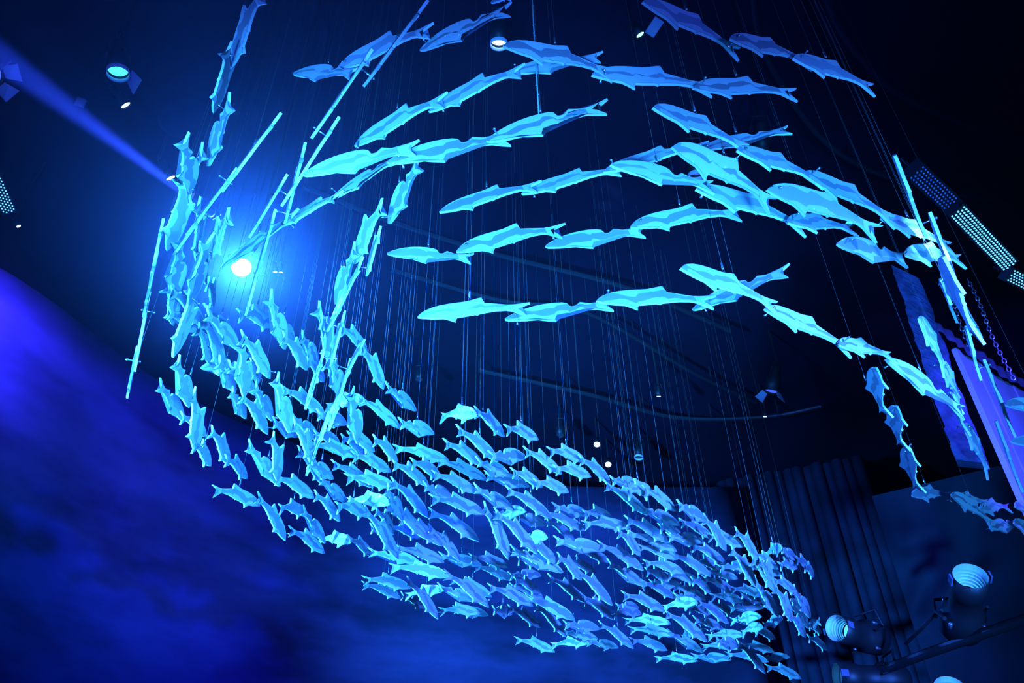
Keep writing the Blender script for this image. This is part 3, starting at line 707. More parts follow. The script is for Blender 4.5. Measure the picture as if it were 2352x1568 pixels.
  (21, 'leftmost fish of ', 'a', -1.481, 3.281, 4.281, 0.7266, 0.1702, -0.1942, 0.6367, 0.472, 0, 1, 0),
  (21, 'second fish from left in ', 'b', -1.292, 3.376, 4.292, 0.6597, 0.1686, -0.1419, 0.7185, 0.495, 0, 0, 1),
  (21, 'third fish from left in ', 'b', -1.206, 3.538, 4.328, 0.6684, 0.1866, -0.0033, 0.7201, 0.478, 0, 0, 0),
  (21, 'rightmost fish of ', 'a', -1.225, 3.778, 4.314, 0.6865, 0.1507, -0.1032, 0.7039, 0.48, 0, 1, 1),
  (22, 'upper fish of ', 'b', -1.225, 2.995, 4.175, 0.6599, 0.1675, 0.1421, 0.7185, 0.49, 1, 1, 0),
  (22, 'lower fish of ', 'a', -1.228, 3.309, 4.144, 0.7083, 0.1407, -0.0276, 0.6912, 0.467, 0, 1, 0),
  (23, 'topmost fish of ', 'a', -1.017, 3.116, 4.191, 0.6774, 0.165, 0.1828, 0.6932, 0.516, 1, 1, 0),
  (23, 'second fish from top in ', 'b', -1.017, 3.539, 4.181, 0.6468, 0.2067, 0.1634, 0.7157, 0.491, -1, 0, 0),
  (23, 'third fish from top in ', 'b', -0.986, 3.944, 4.22, 0.669, 0.1558, 0.2559, 0.6803, 0.525, 1, 0, 0),
  (23, 'fourth fish from top in ', 'a', -1.058, 4.335, 4.13, 0.7673, 0.0925, -0.1137, 0.6243, 0.472, 0, 0, 0),
  (23, 'lowest fish of ', 'a', -0.91, 4.418, 4.149, 0.765, 0.0772, -0.0656, 0.6361, 0.483, 0, 1, 0),
  (24, 'topmost fish of ', 'a', -0.965, 3.466, 4.314, 0.7452, 0.1227, -0.1307, 0.6423, 0.471, 1, 1, 0),
  (24, 'middle fish of ', 'a', -0.91, 3.736, 4.383, 0.744, 0.1424, 0.0811, 0.6478, 0.491, -1, 0, 0),
  (24, 'lowest fish of ', 'b', -0.799, 4.091, 4.342, 0.796, 0.0775, -0.0819, 0.5947, 0.486, 0, 1, 0),
  (25, 'lower fish of ', 'a', -1.035, 3.507, 4.113, 0.6395, 0.2194, -0.0031, 0.7368, 0.49, 0, 1, 1),
  (25, 'upper fish of ', 'b', -0.966, 3.09, 4.078, 0.626, 0.218, -0.1484, 0.7339, 0.481, -1, 1, 1),
  (26, 'left fish of ', 'a', -1.413, 3.967, 4.25, 0.8199, 0.0563, -0.0819, 0.5639, 0.479, 0, 1, 0),
  (26, 'right fish of ', 'b', -1.23, 4.184, 4.208, 0.7621, 0.124, -0.1532, 0.6168, 0.468, 0, 1, 0),
  (27, 'leftmost fish of ', 'a', -1.242, 4.387, 4.375, 0.9129, 0.0615, 0.1498, -0.3748, 0.479, 1, 1, 0),
  (27, 'middle fish of ', 'a', -0.967, 4.125, 4.269, 0.8393, 0.0302, -0.0469, 0.5408, 0.485, 0, 0, 0),
  (27, 'rightmost fish of ', 'b', -0.732, 4.318, 4.215, 0.8182, 0.0964, -0.1438, 0.5483, 0.489, 0, 1, 0),
  (28, 'leftmost fish of ', 'b', -1.422, 4.271, 4.247, 0.754, 0.0657, -0.0763, 0.6491, 0.503, 0, 1, 0),
  (28, 'middle fish of ', 'a', -1.309, 4.46, 4.214, 0.7485, 0.1152, -0.135, 0.639, 0.484, 0, 0, 1),
  (28, 'rightmost fish of ', 'a', -1.146, 4.533, 4.226, 0.743, 0.1002, -0.1143, 0.6518, 0.483, 0, 1, 1),
  (29, 'upper fish of ', 'a', -1.355, 4.112, 4.088, 0.7203, 0.0978, 0.0825, 0.6817, 0.503, 1, 1, 0),
  (29, 'lower fish of ', 'b', -1.335, 4.484, 4.039, 0.7462, 0.0808, -0.0921, 0.6543, 0.485, 0, 1, 0),
  (30, 'left fish of ', 'a', -1.458, 4.626, 4.195, 0.7612, 0.0506, 0.0452, 0.645, 0.499, 1, 1, 0),
  (30, 'right fish of ', 'b', -1.377, 4.989, 4.176, 0.7753, 0.0315, -0.0299, 0.6301, 0.496, 0, 0, 0),
  (31, 'leftmost fish of ', 'a', -1.329, 4.457, 4.137, 0.8694, 0.0633, -0.1156, 0.4762, 0.469, 0, 1, 0),
  (31, 'second fish from left in ', 'a', -1.083, 4.621, 4.146, 0.8339, 0.0584, -0.09, 0.5414, 0.486, 0, 0, 0),
  (31, 'third fish from left in ', 'a', -0.837, 4.787, 4.166, 0.8381, 0.0341, -0.0528, 0.5418, 0.499, 1, 0, 0),
  (31, 'rightmost fish of ', 'b', -0.647, 5.07, 4.145, 0.8228, 0.0633, -0.0934, 0.557, 0.474, 0, 0, 0),
  (32, '', 'a', -1.255, 4.793, 4.178, 0.8522, 0.0206, -0.0337, 0.5218, 0.483, 0, 1, 0),
  (33, 'leftmost fish of ', 'a', -1.088, 4.542, 3.941, 0.8834, 0.0568, -0.1111, 0.4517, 0.464, 1, 1, 0),
  (33, 'middle fish of ', 'a', -0.832, 4.752, 4.014, 0.834, 0.0083, 0.0453, 0.5498, 0.527, -1, 0, 0),
  (33, 'rightmost fish of ', 'a', -0.627, 5.261, 4.026, 0.9121, -0.0233, 0.0524, 0.4059, 0.52, 0, 0, 0),
  (34, 'leftmost fish of ', 'b', -1.705, 4.377, 4.111, 0.7639, 0.0236, 0.0647, 0.6417, 0.521, 1, 1, 0),
  (34, 'middle fish of ', 'a', -1.615, 4.745, 4.056, 0.8051, 0.0485, -0.0665, 0.5874, 0.505, -1, 0, 0),
  (34, 'rightmost fish of ', 'a', -1.42, 5.064, 4.084, 0.7648, 0.033, -0.0034, 0.6434, 0.499, 0, 0, 0),
  (35, 'leftmost fish of ', 'a', -1.991, 4.697, 3.951, 0.8257, 0.0553, -0.0822, 0.5553, 0.477, 1, 1, 0),
  (35, 'middle fish of ', 'a', -1.81, 5.005, 4.052, 0.7722, -0.0087, 0.1289, 0.6222, 0.521, -1, 0, 0),
  (35, 'rightmost fish of ', 'a', -1.678, 5.449, 3.99, 0.8165, 0.0085, -0.0121, 0.5772, 0.499, 0, 0, 0),
  (36, 'leftmost fish of ', 'a', -1.743, 5.343, 4.115, 0.7503, 0.1134, -0.1335, 0.6375, 0.492, 1, 1, 1),
  (36, 'second fish from left in ', 'b', -1.649, 5.599, 4.231, 0.7654, 0.0237, 0.1029, 0.6348, 0.511, 0, 0, 0),
  (36, 'third fish from left in ', 'a', -1.682, 6.313, 4.274, 0.9243, 0.0544, 0.144, -0.3493, 0.491, 1, 0, 0),
  (36, 'rightmost fish of ', 'a', -1.375, 6.064, 4.178, 0.7979, 0.024, -0.0318, 0.6015, 0.49, 0, 0, 0),
  (37, 'leftmost fish of ', 'b', -2.058, 3.758, 4.168, 0.6784, 0.0843, 0.0133, 0.7297, 0.496, 1, 1, 0),
  (37, 'second fish from left in ', 'a', -2.03, 4.07, 4.131, 0.6848, 0.1027, -0.0984, 0.7147, 0.476, 0, 0, 0),
  (37, 'third fish from left in ', 'a', -1.941, 4.313, 4.176, 0.6728, 0.0984, 0.0579, 0.731, 0.518, 0, 0, 0),
  (37, 'rightmost fish of ', 'a', -1.931, 4.629, 4.138, 0.693, 0.0854, -0.0832, 0.711, 0.507, 0, 0, 1),
  (38, 'topmost fish of ', 'b', -1.738, 3.267, 3.977, 0.6164, 0.1413, 0.1335, 0.763, 0.489, 1, 1, 0),
  (38, 'middle fish of ', 'a', -1.815, 3.661, 4.047, 0.6128, 0.1011, 0.2682, 0.7365, 0.525, -1, 0, 0),
  (38, 'lowest fish of ', 'a', -1.911, 4.071, 3.934, 0.6454, 0.0991, -0.0788, 0.7533, 0.506, 0, 1, 1),
  (39, 'leftmost fish of ', 'a', -1.168, 4.715, 3.823, 0.785, 0.0934, -0.1222, 0.6002, 0.5, 1, 1, 0),
  (39, 'middle fish of ', 'a', -1.074, 5.088, 3.98, 0.8227, -0.0197, 0.1693, 0.5424, 0.563, -1, 0, 0),
  (39, 'rightmost fish of ', 'a', -0.893, 5.57, 3.881, 0.9119, 0.0143, -0.0318, 0.4089, 0.493, 0, 0, 0),
  (40, 'leftmost fish of ', 'a', -1.216, 5.183, 4.078, 0.9299, 0.0537, 0.1507, -0.3313, 0.498, 0, 1, 0),
  (40, 'middle fish of ', 'a', -0.92, 5.128, 4.029, 0.8606, -0.0318, 0.0542, 0.5055, 0.531, -1, 0, 0),
  (40, 'rightmost fish of ', 'a', -0.659, 5.551, 4.031, 0.8404, -0.0054, 0.0805, 0.5359, 0.512, 0, 0, 0),
  (41, 'left fish of ', 'b', -0.869, 4.793, 3.989, 0.7312, 0.12, 0.1016, 0.6638, 0.515, 1, 1, 0),
  (41, 'right fish of ', 'a', -0.849, 5.321, 4.008, 0.8754, -0.0106, 0.0192, 0.4828, 0.527, 0, 0, 0),
  (42, 'left fish of ', 'b', -1.127, 5.726, 4.123, 0.7737, 0.0956, -0.1204, 0.6146, 0.5, 0, 1, 1),
  (42, 'right fish of ', 'a', -0.999, 5.799, 4.148, 0.8442, 0.0556, -0.0893, 0.5255, 0.482, 0, 0, 0),
  (43, '', 'a', -1.034, 5.337, 4.083, 0.7568, 0.0696, 0.0267, 0.6493, 0.491, 0, 1, 0),
  (44, '', 'b', -1.207, 6.128, 4.094, 0.9527, 0.0023, -0.0071, 0.3039, 0.493, 0, 1, 0),
  (45, 'left fish of ', 'b', -0.66, 6.459, 4.181, 0.9321, 0.0128, -0.033, 0.3604, 0.478, 0, 1, 0),
  (45, 'right fish of ', 'a', -0.399, 6.5, 4.171, 0.9097, 0.0224, -0.0494, 0.4117, 0.502, 0, 0, 0),
  (46, 'leftmost fish of ', 'a', -0.952, 5.706, 3.79, 0.9649, 0.0041, -0.0153, 0.262, 0.498, 1, 1, 0),
  (46, 'second fish from left in ', 'a', -0.575, 6.033, 3.858, 0.8976, -0.0487, 0.1027, 0.4259, 0.553, -1, 0, 0),
  (46, 'third fish from left in ', 'a', -0.231, 6.234, 3.81, 0.9214, -0.0093, 0.0221, 0.3879, 0.52, 1, 0, 0),
  (46, 'fourth fish from left in ', 'a', 0.051, 6.591, 3.84, 0.9523, -0.0232, 0.075, 0.2948, 0.552, -1, 0, 0),
  (46, 'rightmost fish of ', 'b', 0.411, 7.058, 3.768, 0.9215, 0.0241, -0.0579, 0.3833, 0.499, 0, 0, 0),
  (47, 'leftmost fish of ', 'a', -1.293, 6.445, 3.973, 0.9248, 0.0191, -0.0467, 0.3771, 0.503, 1, 1, 0),
  (47, 'middle fish of ', 'a', -0.978, 6.786, 4.086, 0.8435, -0.0505, 0.1541, 0.512, 0.576, -1, 0, 0),
  (47, 'rightmost fish of ', 'a', -0.715, 7.236, 3.959, 0.928, 0.0302, -0.0772, 0.3632, 0.492, 0, 0, 0),
  (48, 'leftmost fish of ', 'a', -1.437, 7.168, 4.194, 0.8994, 0.0035, -0.0071, 0.437, 0.499, 1, 1, 0),
  (48, 'middle fish of ', 'b', -1.11, 7.438, 4.188, 0.8449, 0.0103, -0.0163, 0.5345, 0.504, 0, 0, 0),
  (48, 'rightmost fish of ', 'b', -0.635, 7.834, 4.174, 0.916, 0.0205, -0.0471, 0.398, 0.494, 0, 0, 0),
  (49, 'left fish of ', 'a', -1.048, 7.284, 4.118, 0.9541, 0.0121, 0.039, -0.2966, 0.471, 1, 1, 0),
  (49, 'right fish of ', 'b', -0.717, 7.005, 4.108, 0.9238, -0.0077, 0.0187, 0.3823, 0.506, 0, 0, 0),
  (50, '', 'a', -0.598, 6.859, 4.117, 0.9256, -0.0145, 0.0357, 0.3766, 0.509, 0, 1, 0),
  (51, 'left fish of ', 'a', -0.395, 7.049, 4.3, 0.9266, -0.0012, 0.003, 0.376, 0.491, 0, 1, 0),
  (51, 'right fish of ', 'b', -0.071, 7.101, 4.234, 0.9006, 0.0561, -0.1223, 0.4133, 0.494, 0, 0, 0),
  (52, 'upper fish of ', 'a', -0.024, 6.812, 4.075, 0.8563, 0.023, -0.0383, 0.5145, 0.519, 0, 1, 0),
  (52, 'lower fish of ', 'a', -0.058, 6.998, 4.087, 0.9007, 0.0093, -0.0193, 0.4339, 0.5, 0, 0, 0),
  (53, 'left fish of ', 'b', -0.221, 7.164, 3.943, 0.8194, 0.0635, -0.0926, 0.5621, 0.503, 0, 1, 1),
  (53, 'right fish of ', 'a', -0.086, 7.385, 4.019, 0.8908, -0.0186, 0.0366, 0.4526, 0.532, 0, 0, 0),
  (54, 'left fish of ', 'a', 0.158, 7.166, 3.969, 0.8754, -0.0388, 0.1318, 0.4634, 0.549, 1, 1, 0),
  (54, 'right fish of ', 'b', 0.424, 7.691, 3.89, 0.9406, 0.0061, -0.0168, 0.3391, 0.483, 0, 0, 0),
  (55, 'leftmost fish of ', 'a', -0.031, 8.387, 4.022, 0.9563, -0.0135, 0.0448, 0.2886, 0.511, 1, 1, 0),
  (55, 'middle fish of ', 'a', 0.353, 8.648, 4.028, 0.9492, 0.018, 0.0552, -0.3093, 0.488, -1, 0, 0),
  (55, 'rightmost fish of ', 'b', 0.708, 8.358, 3.984, 0.9348, 0.0107, -0.0283, 0.3538, 0.492, 0, 0, 0),
  (56, 'left fish of ', 'a', 0.787, 7.725, 3.962, 0.921, -0.0474, 0.1186, 0.3681, 0.513, 1, 1, 0),
  (56, 'right fish of ', 'a', 1.126, 8.089, 3.904, 0.951, -0.0033, 0.0102, 0.3092, 0.51, 0, 0, 0),
  (57, 'leftmost fish of ', 'a', -0.836, 4.764, 4.276, 0.9453, 0.0147, -0.043, 0.3229, 0.469, 1, 1, 0),
  (57, 'middle fish of ', 'a', -0.561, 4.977, 4.285, 0.9264, 0.0089, -0.0219, 0.3758, 0.493, -1, 0, 0),
  (57, 'rightmost fish of ', 'b', -0.212, 5.14, 4.255, 0.9095, 0.0358, -0.0801, 0.4064, 0.494, 0, 0, 0),
  (58, 'leftmost fish of ', 'a', -0.697, 4.711, 4.133, 0.8043, 0.0755, -0.1047, 0.58, 0.505, 0, 1, 0),
  (58, 'middle fish of ', 'a', -0.579, 4.967, 4.174, 0.8935, 0.0216, -0.0432, 0.4465, 0.49, -1, 0, 0),
  (58, 'rightmost fish of ', 'b', -0.298, 5.21, 4.194, 0.8894, 0.0021, -0.0041, 0.4572, 0.501, 0, 0, 0),
  (59, 'leftmost fish of ', 'a', -0.496, 4.57, 4.398, 0.8752, 0.0948, 0.1911, -0.4342, 0.476, 1, 1, 0),
  (59, 'middle fish of ', 'a', -0.248, 4.276, 4.259, 0.8231, 0.0869, -0.0357, 0.56, 0.491, 0, 0, 0),
  (59, 'rightmost fish of ', 'a', -0.055, 4.442, 4.221, 0.8516, 0.0808, -0.1378, 0.4992, 0.49, 0, 1, 0),
  (60, '', 'a', -0.189, 4.291, 4.215, 0.7492, -0.1126, -0.3322, 0.5619, 0.487, 0, 1, 1),
  (61, 'leftmost fish of ', 'a', -0.371, 4.388, 4.193, 0.8673, 0.0257, 0.0101, 0.497, 0.508, 0, 1, 0),
  (61, 'second fish from left in ', 'b', -0.162, 4.569, 4.101, 0.8589, 0.0958, -0.1744, 0.4719, 0.501, 0, 0, 0),
  (61, 'third fish from left in ', 'a', 0.068, 4.658, 4.177, 0.8798, 0.019, -0.0353, 0.4736, 0.489, 0, 0, 0),
  (61, 'rightmost fish of ', 'a', 0.274, 4.849, 4.136, 0.893, 0.0576, -0.1195, 0.4301, 0.476, 0, 0, 0),
  (62, 'leftmost fish of ', 'a', -0.461, 4.517, 4.168, 0.8647, 0.0293, -0.0508, 0.4988, 0.488, 0, 1, 0),
  (62, 'second fish from left in ', 'b', -0.257, 4.734, 4.153, 0.861, 0.0484, -0.0835, 0.4994, 0.469, 0, 0, 0),
  (62, 'third fish from left in ', 'a', -0.021, 4.915, 4.155, 0.8597, 0.0461, -0.0788, 0.5026, 0.472, 0, 0, 0),
  (62, 'rightmost fish of ', 'a', 0.142, 5.061, 4.14, 0.8784, 0.0569, -0.1082, 0.4619, 0.483, 0, 0, 0),
  (63, 'leftmost fish of ', 'a', 0.236, 4.78, 4.238, 0.892, 0.0551, -0.1132, 0.4341, 0.481, 1, 1, 0),
  (63, 'middle fish of ', 'a', 0.463, 4.987, 4.285, 0.8717, 0.0572, 0.0038, 0.4867, 0.499, -1, 0, 0),
  (63, 'rightmost fish of ', 'b', 0.706, 5.209, 4.231, 0.883, 0.0645, -0.1273, 0.4472, 0.481, 0, 0, 0),
  (64, 'leftmost fish of ', 'a', 0.635, 5.079, 4.127, 0.9163, -0.0011, 0.0671, 0.3949, 0.514, 1, 1, 0),
  (64, 'second fish from left in ', 'b', 0.924, 5.39, 4.09, 0.927, 0.0053, -0.0131, 0.3748, 0.486, -1, 0, 0),
  (64, 'third fish from left in ', 'a', 1.265, 5.662, 4.09, 0.915, 0.0066, -0.015, 0.4032, 0.476, 1, 0, 0),
  (64, 'rightmost fish of ', 'a', 1.515, 5.913, 4.076, 0.9356, 0.0153, -0.041, 0.3503, 0.504, 0, 0, 0),
  (65, 'leftmost fish of ', 'a', 0.709, 4.55, 3.801, 0.8541, 0.0965, -0.1712, 0.4815, 0.511, 0, 1, 1),
  (65, 'second fish from left in ', 'a', 0.835, 4.663, 3.874, 0.8824, 0.0382, -0.0323, 0.4679, 0.502, -1, 0, 0),
  (65, 'third fish from left in ', 'b', 1.091, 4.862, 3.865, 0.8808, 0.033, -0.0534, 0.4693, 0.506, 1, 0, 0),
  (65, 'fourth fish from left in ', 'a', 1.334, 5.244, 3.933, 0.8503, 0.1398, 0.1542, 0.4834, 0.507, 0, 0, 0),
  (65, 'fifth fish from left in ', 'a', 1.672, 5.902, 3.961, 0.865, 0.1099, 0.2121, 0.4413, 0.523, 0, 0, 0),
  (65, 'rightmost fish of ', 'b', 2.031, 6.638, 3.988, 0.8637, 0.1111, 0.2316, 0.4335, 0.579, 0, 0, 0),
  (66, 'leftmost fish of ', 'a', 1.749, 5.944, 4.129, 0.8696, 0.1179, 0.1486, 0.4558, 0.499, 1, 1, 0),
  (66, 'middle fish of ', 'a', 1.995, 6.344, 4.088, 0.8994, 0.0211, -0.0121, 0.4364, 0.49, 0, 0, 1),
  (66, 'rightmost fish of ', 'a', 2.23, 6.48, 4.041, 0.8903, 0.0545, -0.1107, 0.4384, 0.474, 0, 0, 1),
  (67, 'leftmost fish of ', 'a', 2.245, 6.806, 4.256, 0.6969, 0.0862, 0.0849, -0.7069, 0.47, 1, 1, 1),
  (67, 'second fish from left in ', 'b', 2.259, 6.427, 4.173, 0.8739, 0.0781, -0.0228, 0.4793, 0.475, -1, 0, 1),
  (67, 'third fish from left in ', 'a', 2.457, 6.669, 4.163, 0.8623, 0.0965, -0.0251, 0.4966, 0.484, 0, 0, 1),
  (67, 'rightmost fish of ', 'a', 2.581, 6.862, 4.164, 0.8445, 0.1429, -0.0035, 0.5162, 0.492, 0, 0, 1),
  (68, 'second fish from top in ', 'a', 1.783, 5.789, 3.835, 0.8635, 0.125, 0.1606, 0.4614, 0.552, 0, 1, 0),
  (68, 'topmost fish of ', 'a', 1.831, 5.761, 3.805, 0.8259, 0.1938, 0.1249, 0.5145, 0.5, 0, 0, 1),
  (68, 'third fish from top in ', 'a', 2.142, 6.486, 3.858, 0.8358, 0.1665, 0.2463, 0.4615, 0.534, 1, 0, 0),
  (68, 'lowest fish of ', 'a', 2.432, 7.128, 3.832, 0.8572, 0.134, 0.1413, 0.4767, 0.536, 0, 0, 1),
  (69, 'left fish of ', 'a', 2.127, 6.404, 3.882, 0.904, 0.0145, -0.0308, 0.4262, 0.485, 1, 1, 1),
  (69, 'right fish of ', 'b', 2.407, 6.794, 3.956, 0.8466, 0.166, 0.2074, 0.4611, 0.542, 0, 0, 0),
  (70, 'leftmost fish of ', 'a', 2.751, 7.995, 4.173, 0.8761, 0.0261, -0.0477, 0.479, 0.473, 1, 1, 1),
  (70, 'second fish from left in ', 'a', 2.896, 8.233, 4.233, 0.8487, 0.1578, 0.1583, 0.4793, 0.515, 0, 0, 1),
  (70, 'third fish from left in ', 'b', 3.181, 8.386, 4.161, 0.7346, 0.0518, -0.0565, 0.6742, 0.499, 0, 0, 1),
  (70, 'rightmost fish of ', 'a', 3.129, 8.612, 4.172, 0.8822, 0.025, -0.0471, 0.4679, 0.509, 0, 0, 1),
  (71, '', 'a', 2.909, 8.098, 3.905, 0.9029, -0.0054, 0.0114, 0.4297, 0.503, 0, 1, 1),
  (72, '', 'b', 2.744, 8.063, 4.26, 0.8981, 0.0352, -0.0732, 0.4321, 0.488, 0, 1, 1),
  (73, 'leftmost fish of ', 'a', -0.065, 5.111, 4.114, 0.9049, -0.0151, 0.0322, 0.4241, 0.524, 1, 1, 0),
  (73, 'second fish from left in ', 'a', 0.21, 5.447, 4.084, 0.9106, 0.0108, -0.0238, 0.4124, 0.496, -1, 0, 0),
  (73, 'third fish from left in ', 'a', 0.513, 5.599, 4.055, 0.9534, 0.0263, -0.0871, 0.2878, 0.478, 0, 0, 0),
  (73, 'fourth fish from left in ', 'a', 0.845, 5.652, 4.111, 0.9269, -0.0103, 0.0254, 0.3744, 0.533, -1, 0, 0),
  (73, 'rightmost fish of ', 'b', 1.19, 5.844, 4.055, 0.9299, 0.0315, -0.0821, 0.3571, 0.493, 0, 0, 0),
  (74, 'left fish of ', 'b', 0.287, 5.479, 4.156, 0.9063, 0.037, -0.0812, 0.4131, 0.474, 0, 1, 0),
  (74, 'right fish of ', 'a', 0.521, 5.57, 4.128, 0.8745, 0.067, -0.1264, 0.4634, 0.499, 0, 0, 0),
  (75, 'leftmost fish of ', 'b', -0.179, 6.073, 4.365, 0.8796, 0.0654, 0.1269, -0.4537, 0.468, 1, 1, 0),
  (75, 'middle fish of ', 'b', -0.017, 5.829, 4.257, 0.8835, 0.0391, -0.0749, 0.4607, 0.484, -1, 0, 0),
  (75, 'rightmost fish of ', 'a', 0.253, 6.057, 4.294, 0.8709, 0.0029, -0.0051, 0.4914, 0.502, 0, 0, 0),
  (76, 'leftmost fish of ', 'a', -0.534, 4.514, 3.771, 0.9173, 0.0214, -0.0498, 0.3946, 0.482, 1, 1, 0),
  (76, 'middle fish of ', 'a', -0.227, 4.874, 3.882, 0.8062, 0.0616, 0.2293, 0.542, 0.556, -1, 0, 0),
  (76, 'rightmost fish of ', 'b', -0.042, 5.468, 3.822, 0.9379, -0.0167, 0.0457, 0.3435, 0.521, 0, 0, 0),
  (77, 'leftmost fish of ', 'a', -0.147, 4.915, 3.855, 0.8832, -0.0206, 0.1213, 0.4525, 0.526, 1, 1, 0),
  (77, 'second fish from left in ', 'a', 0.083, 5.3, 3.785, 0.8586, 0.0133, -0.0223, 0.512, 0.488, -1, 0, 0),
  (77, 'third fish from left in ', 'a', 0.304, 5.581, 3.798, 0.8382, 0.042, 0.0326, 0.5427, 0.499, 1, 0, 0),
  (77, 'rightmost fish of ', 'a', 0.464, 6.03, 3.858, 0.8864, -0.014, 0.1192, 0.4471, 0.553, 0, 0, 0),
  (78, '', 'a', 0.011, 6.205, 4.031, 0.8045, 0.079, -0.1099, 0.5784, 0.508, 0, 1, 1),
  (79, '', 'b', 0.048, 6.141, 4.184, 0.8285, 0.0939, 0.1461, -0.5324, 0.495, 0, 1, 1),
  (80, 'leftmost fish of ', 'b', 0.298, 5.7, 3.981, 0.9512, 0.0103, -0.0318, 0.3068, 0.507, 1, 1, 0),
  (80, 'middle fish of ', 'a', 0.648, 5.944, 4.038, 0.9349, -0.0275, 0.0744, 0.3459, 0.523, -1, 0, 0),
  (80, 'rightmost fish of ', 'a', 1.043, 6.224, 3.986, 0.9466, 0.008, -0.0235, 0.3215, 0.483, 0, 0, 0),
  (81, 'right fish of ', 'a', 0.52, 6.669, 4.283, 0.9208, 0.0121, -0.0286, 0.3888, 0.494, 0, 1, 0),
  (81, 'left fish of ', 'a', 0.441, 6.913, 4.279, 0.9074, 0.0163, -0.0353, 0.4185, 0.484, 0, 0, 0),
  (82, '', 'a', 0.768, 5.609, 3.997, 0.8477, 0.0794, 0.0565, 0.5214, 0.51, 0, 1, 0),
  (83, 'leftmost fish of ', 'a', 0.271, 6.649, 4.038, 0.9058, -0.0331, 0.072, 0.4163, 0.526, 1, 1, 0),
  (83, 'middle fish of ', 'a', 0.579, 7.138, 4.038, 0.9027, -0.0334, 0.0713, 0.4229, 0.53, -1, 0, 0),
  (83, 'rightmost fish of ', 'a', 0.89, 7.371, 3.944, 0.9114, 0.046, -0.1062, 0.3949, 0.484, 0, 0, 1),
  (84, '', 'a', 0.654, 7.731, 4.185, 0.8859, 0.0126, -0.024, 0.4632, 0.496, 0, 1, 1),
  (85, 'leftmost fish of ', 'b', 0.789, 6.58, 4.138, 0.9198, -0.0306, 0.0731, 0.3843, 0.527, 1, 1, 0),
  (85, 'middle fish of ', 'a', 1.131, 7.016, 4.108, 0.9246, -0.0075, 0.0181, 0.3804, 0.506, -1, 0, 0),
  (85, 'rightmost fish of ', 'b', 1.461, 7.252, 4.065, 0.9177, 0.0282, -0.0663, 0.3907, 0.473, 0, 0, 1),
  (86, 'upper fish of ', 'a', 0.89, 5.922, 4.109, 0.9549, -0.0069, 0.0222, 0.2961, 0.526, 0, 1, 0),
  (86, 'lower fish of ', 'a', 0.986, 6.145, 4.092, 0.9454, 0.0038, -0.011, 0.3256, 0.485, 0, 0, 0),
  (87, 'left fish of ', 'a', 1.098, 5.662, 4.049, 0.8717, 0.0484, -0.0881, 0.4796, 0.493, 1, 1, 1),
  (87, 'right fish of ', 'a', 1.438, 6.17, 4.101, 0.921, -0.0026, 0.0061, 0.3895, 0.522, 0, 0, 0),
  (88, 'left fish of ', 'a', 1.322, 6.418, 4.13, 0.9346, -0.0229, 0.0613, 0.3496, 0.511, 1, 1, 0),
  (88, 'right fish of ', 'a', 1.628, 6.699, 4.073, 0.9443, 0.0176, -0.0512, 0.3245, 0.479, 0, 0, 0),
  (89, 'leftmost fish of ', 'a', 1.573, 6.661, 4.143, 0.8909, 0.0505, -0.1023, 0.4397, 0.493, 0, 1, 1),
  (89, 'middle fish of ', 'b', 1.785, 6.771, 4.145, 0.9533, 0.0308, -0.1043, 0.2819, 0.497, -1, 0, 0),
  (89, 'rightmost fish of ', 'a', 2.086, 6.891, 4.179, 0.9461, 0.0126, -0.037, 0.3214, 0.491, 0, 0, 0),
  (90, 'leftmost fish of ', 'a', 1.119, 6.632, 4.071, 0.8789, 0.0261, -0.0484, 0.4739, 0.494, 0, 1, 1),
  (90, 'middle fish of ', 'a', 1.318, 6.759, 4.074, 0.9354, 0.0184, -0.0493, 0.3496, 0.477, -1, 0, 0),
  (90, 'rightmost fish of ', 'a', 1.564, 6.903, 4.079, 0.8715, 0.0189, -0.0336, 0.4889, 0.504, 0, 0, 1),
  (91, 'leftmost fish of ', 'a', 1.74, 7.202, 4.2, 0.9285, -0.0012, 0.0031, 0.3713, 0.503, 1, 1, 0),
  (91, 'middle fish of ', 'a', 2.053, 7.475, 4.194, 0.9623, 0.0026, -0.0091, 0.2718, 0.467, 0, 0, 0),
  (91, 'rightmost fish of ', 'b', 2.167, 7.571, 4.179, 0.9128, 0.0162, -0.0363, 0.4066, 0.482, 0, 0, 1),
  (92, '', 'a', 1.805, 7.314, 4.072, 0.9413, 0.0172, -0.0485, 0.3337, 0.511, 0, 1, 0),
  (93, 'right fish of ', 'a', 1.479, 7.397, 4.2, 0.9302, -0.0016, 0.0041, 0.367, 0.526, 0, 1, 0),
  (93, 'left fish of ', 'b', 1.234, 7.144, 4.152, 0.9255, 0.0363, -0.0918, 0.3656, 0.483, -1, 0, 0),
  (94, 'left fish of ', 'a', 0.834, 6.18, 3.712, 0.9417, -0.0101, 0.0284, 0.3351, 0.491, 0, 1, 0),
  (94, 'right fish of ', 'a', 1.264, 6.812, 3.766, 0.9304, -0.0439, 0.1189, 0.3439, 0.558, 0, 0, 0),
  (95, 'leftmost fish of ', 'a', 1.394, 7.556, 4.046, 0.8565, 0.0465, 0.0784, -0.508, 0.512, 0, 1, 0),
  (95, 'middle fish of ', 'a', 1.678, 7.357, 4.043, 0.9185, -0.0333, 0.0792, 0.386, 0.534, 0, 0, 0),
  (95, 'rightmost fish of ', 'b', 2.133, 7.981, 4.053, 0.8154, 0.0601, 0.0861, -0.5693, 0.516, 0, 0, 0),
  (96, 'leftmost fish of ', 'a', 1.722, 7.951, 4.162, 0.9056, 0.0317, -0.0687, 0.4174, 0.497, 0, 1, 1),
  (96, 'middle fish of ', 'a', 1.952, 7.903, 4.183, 0.9009, 0.0141, -0.0294, 0.4328, 0.492, 0, 0, 1),
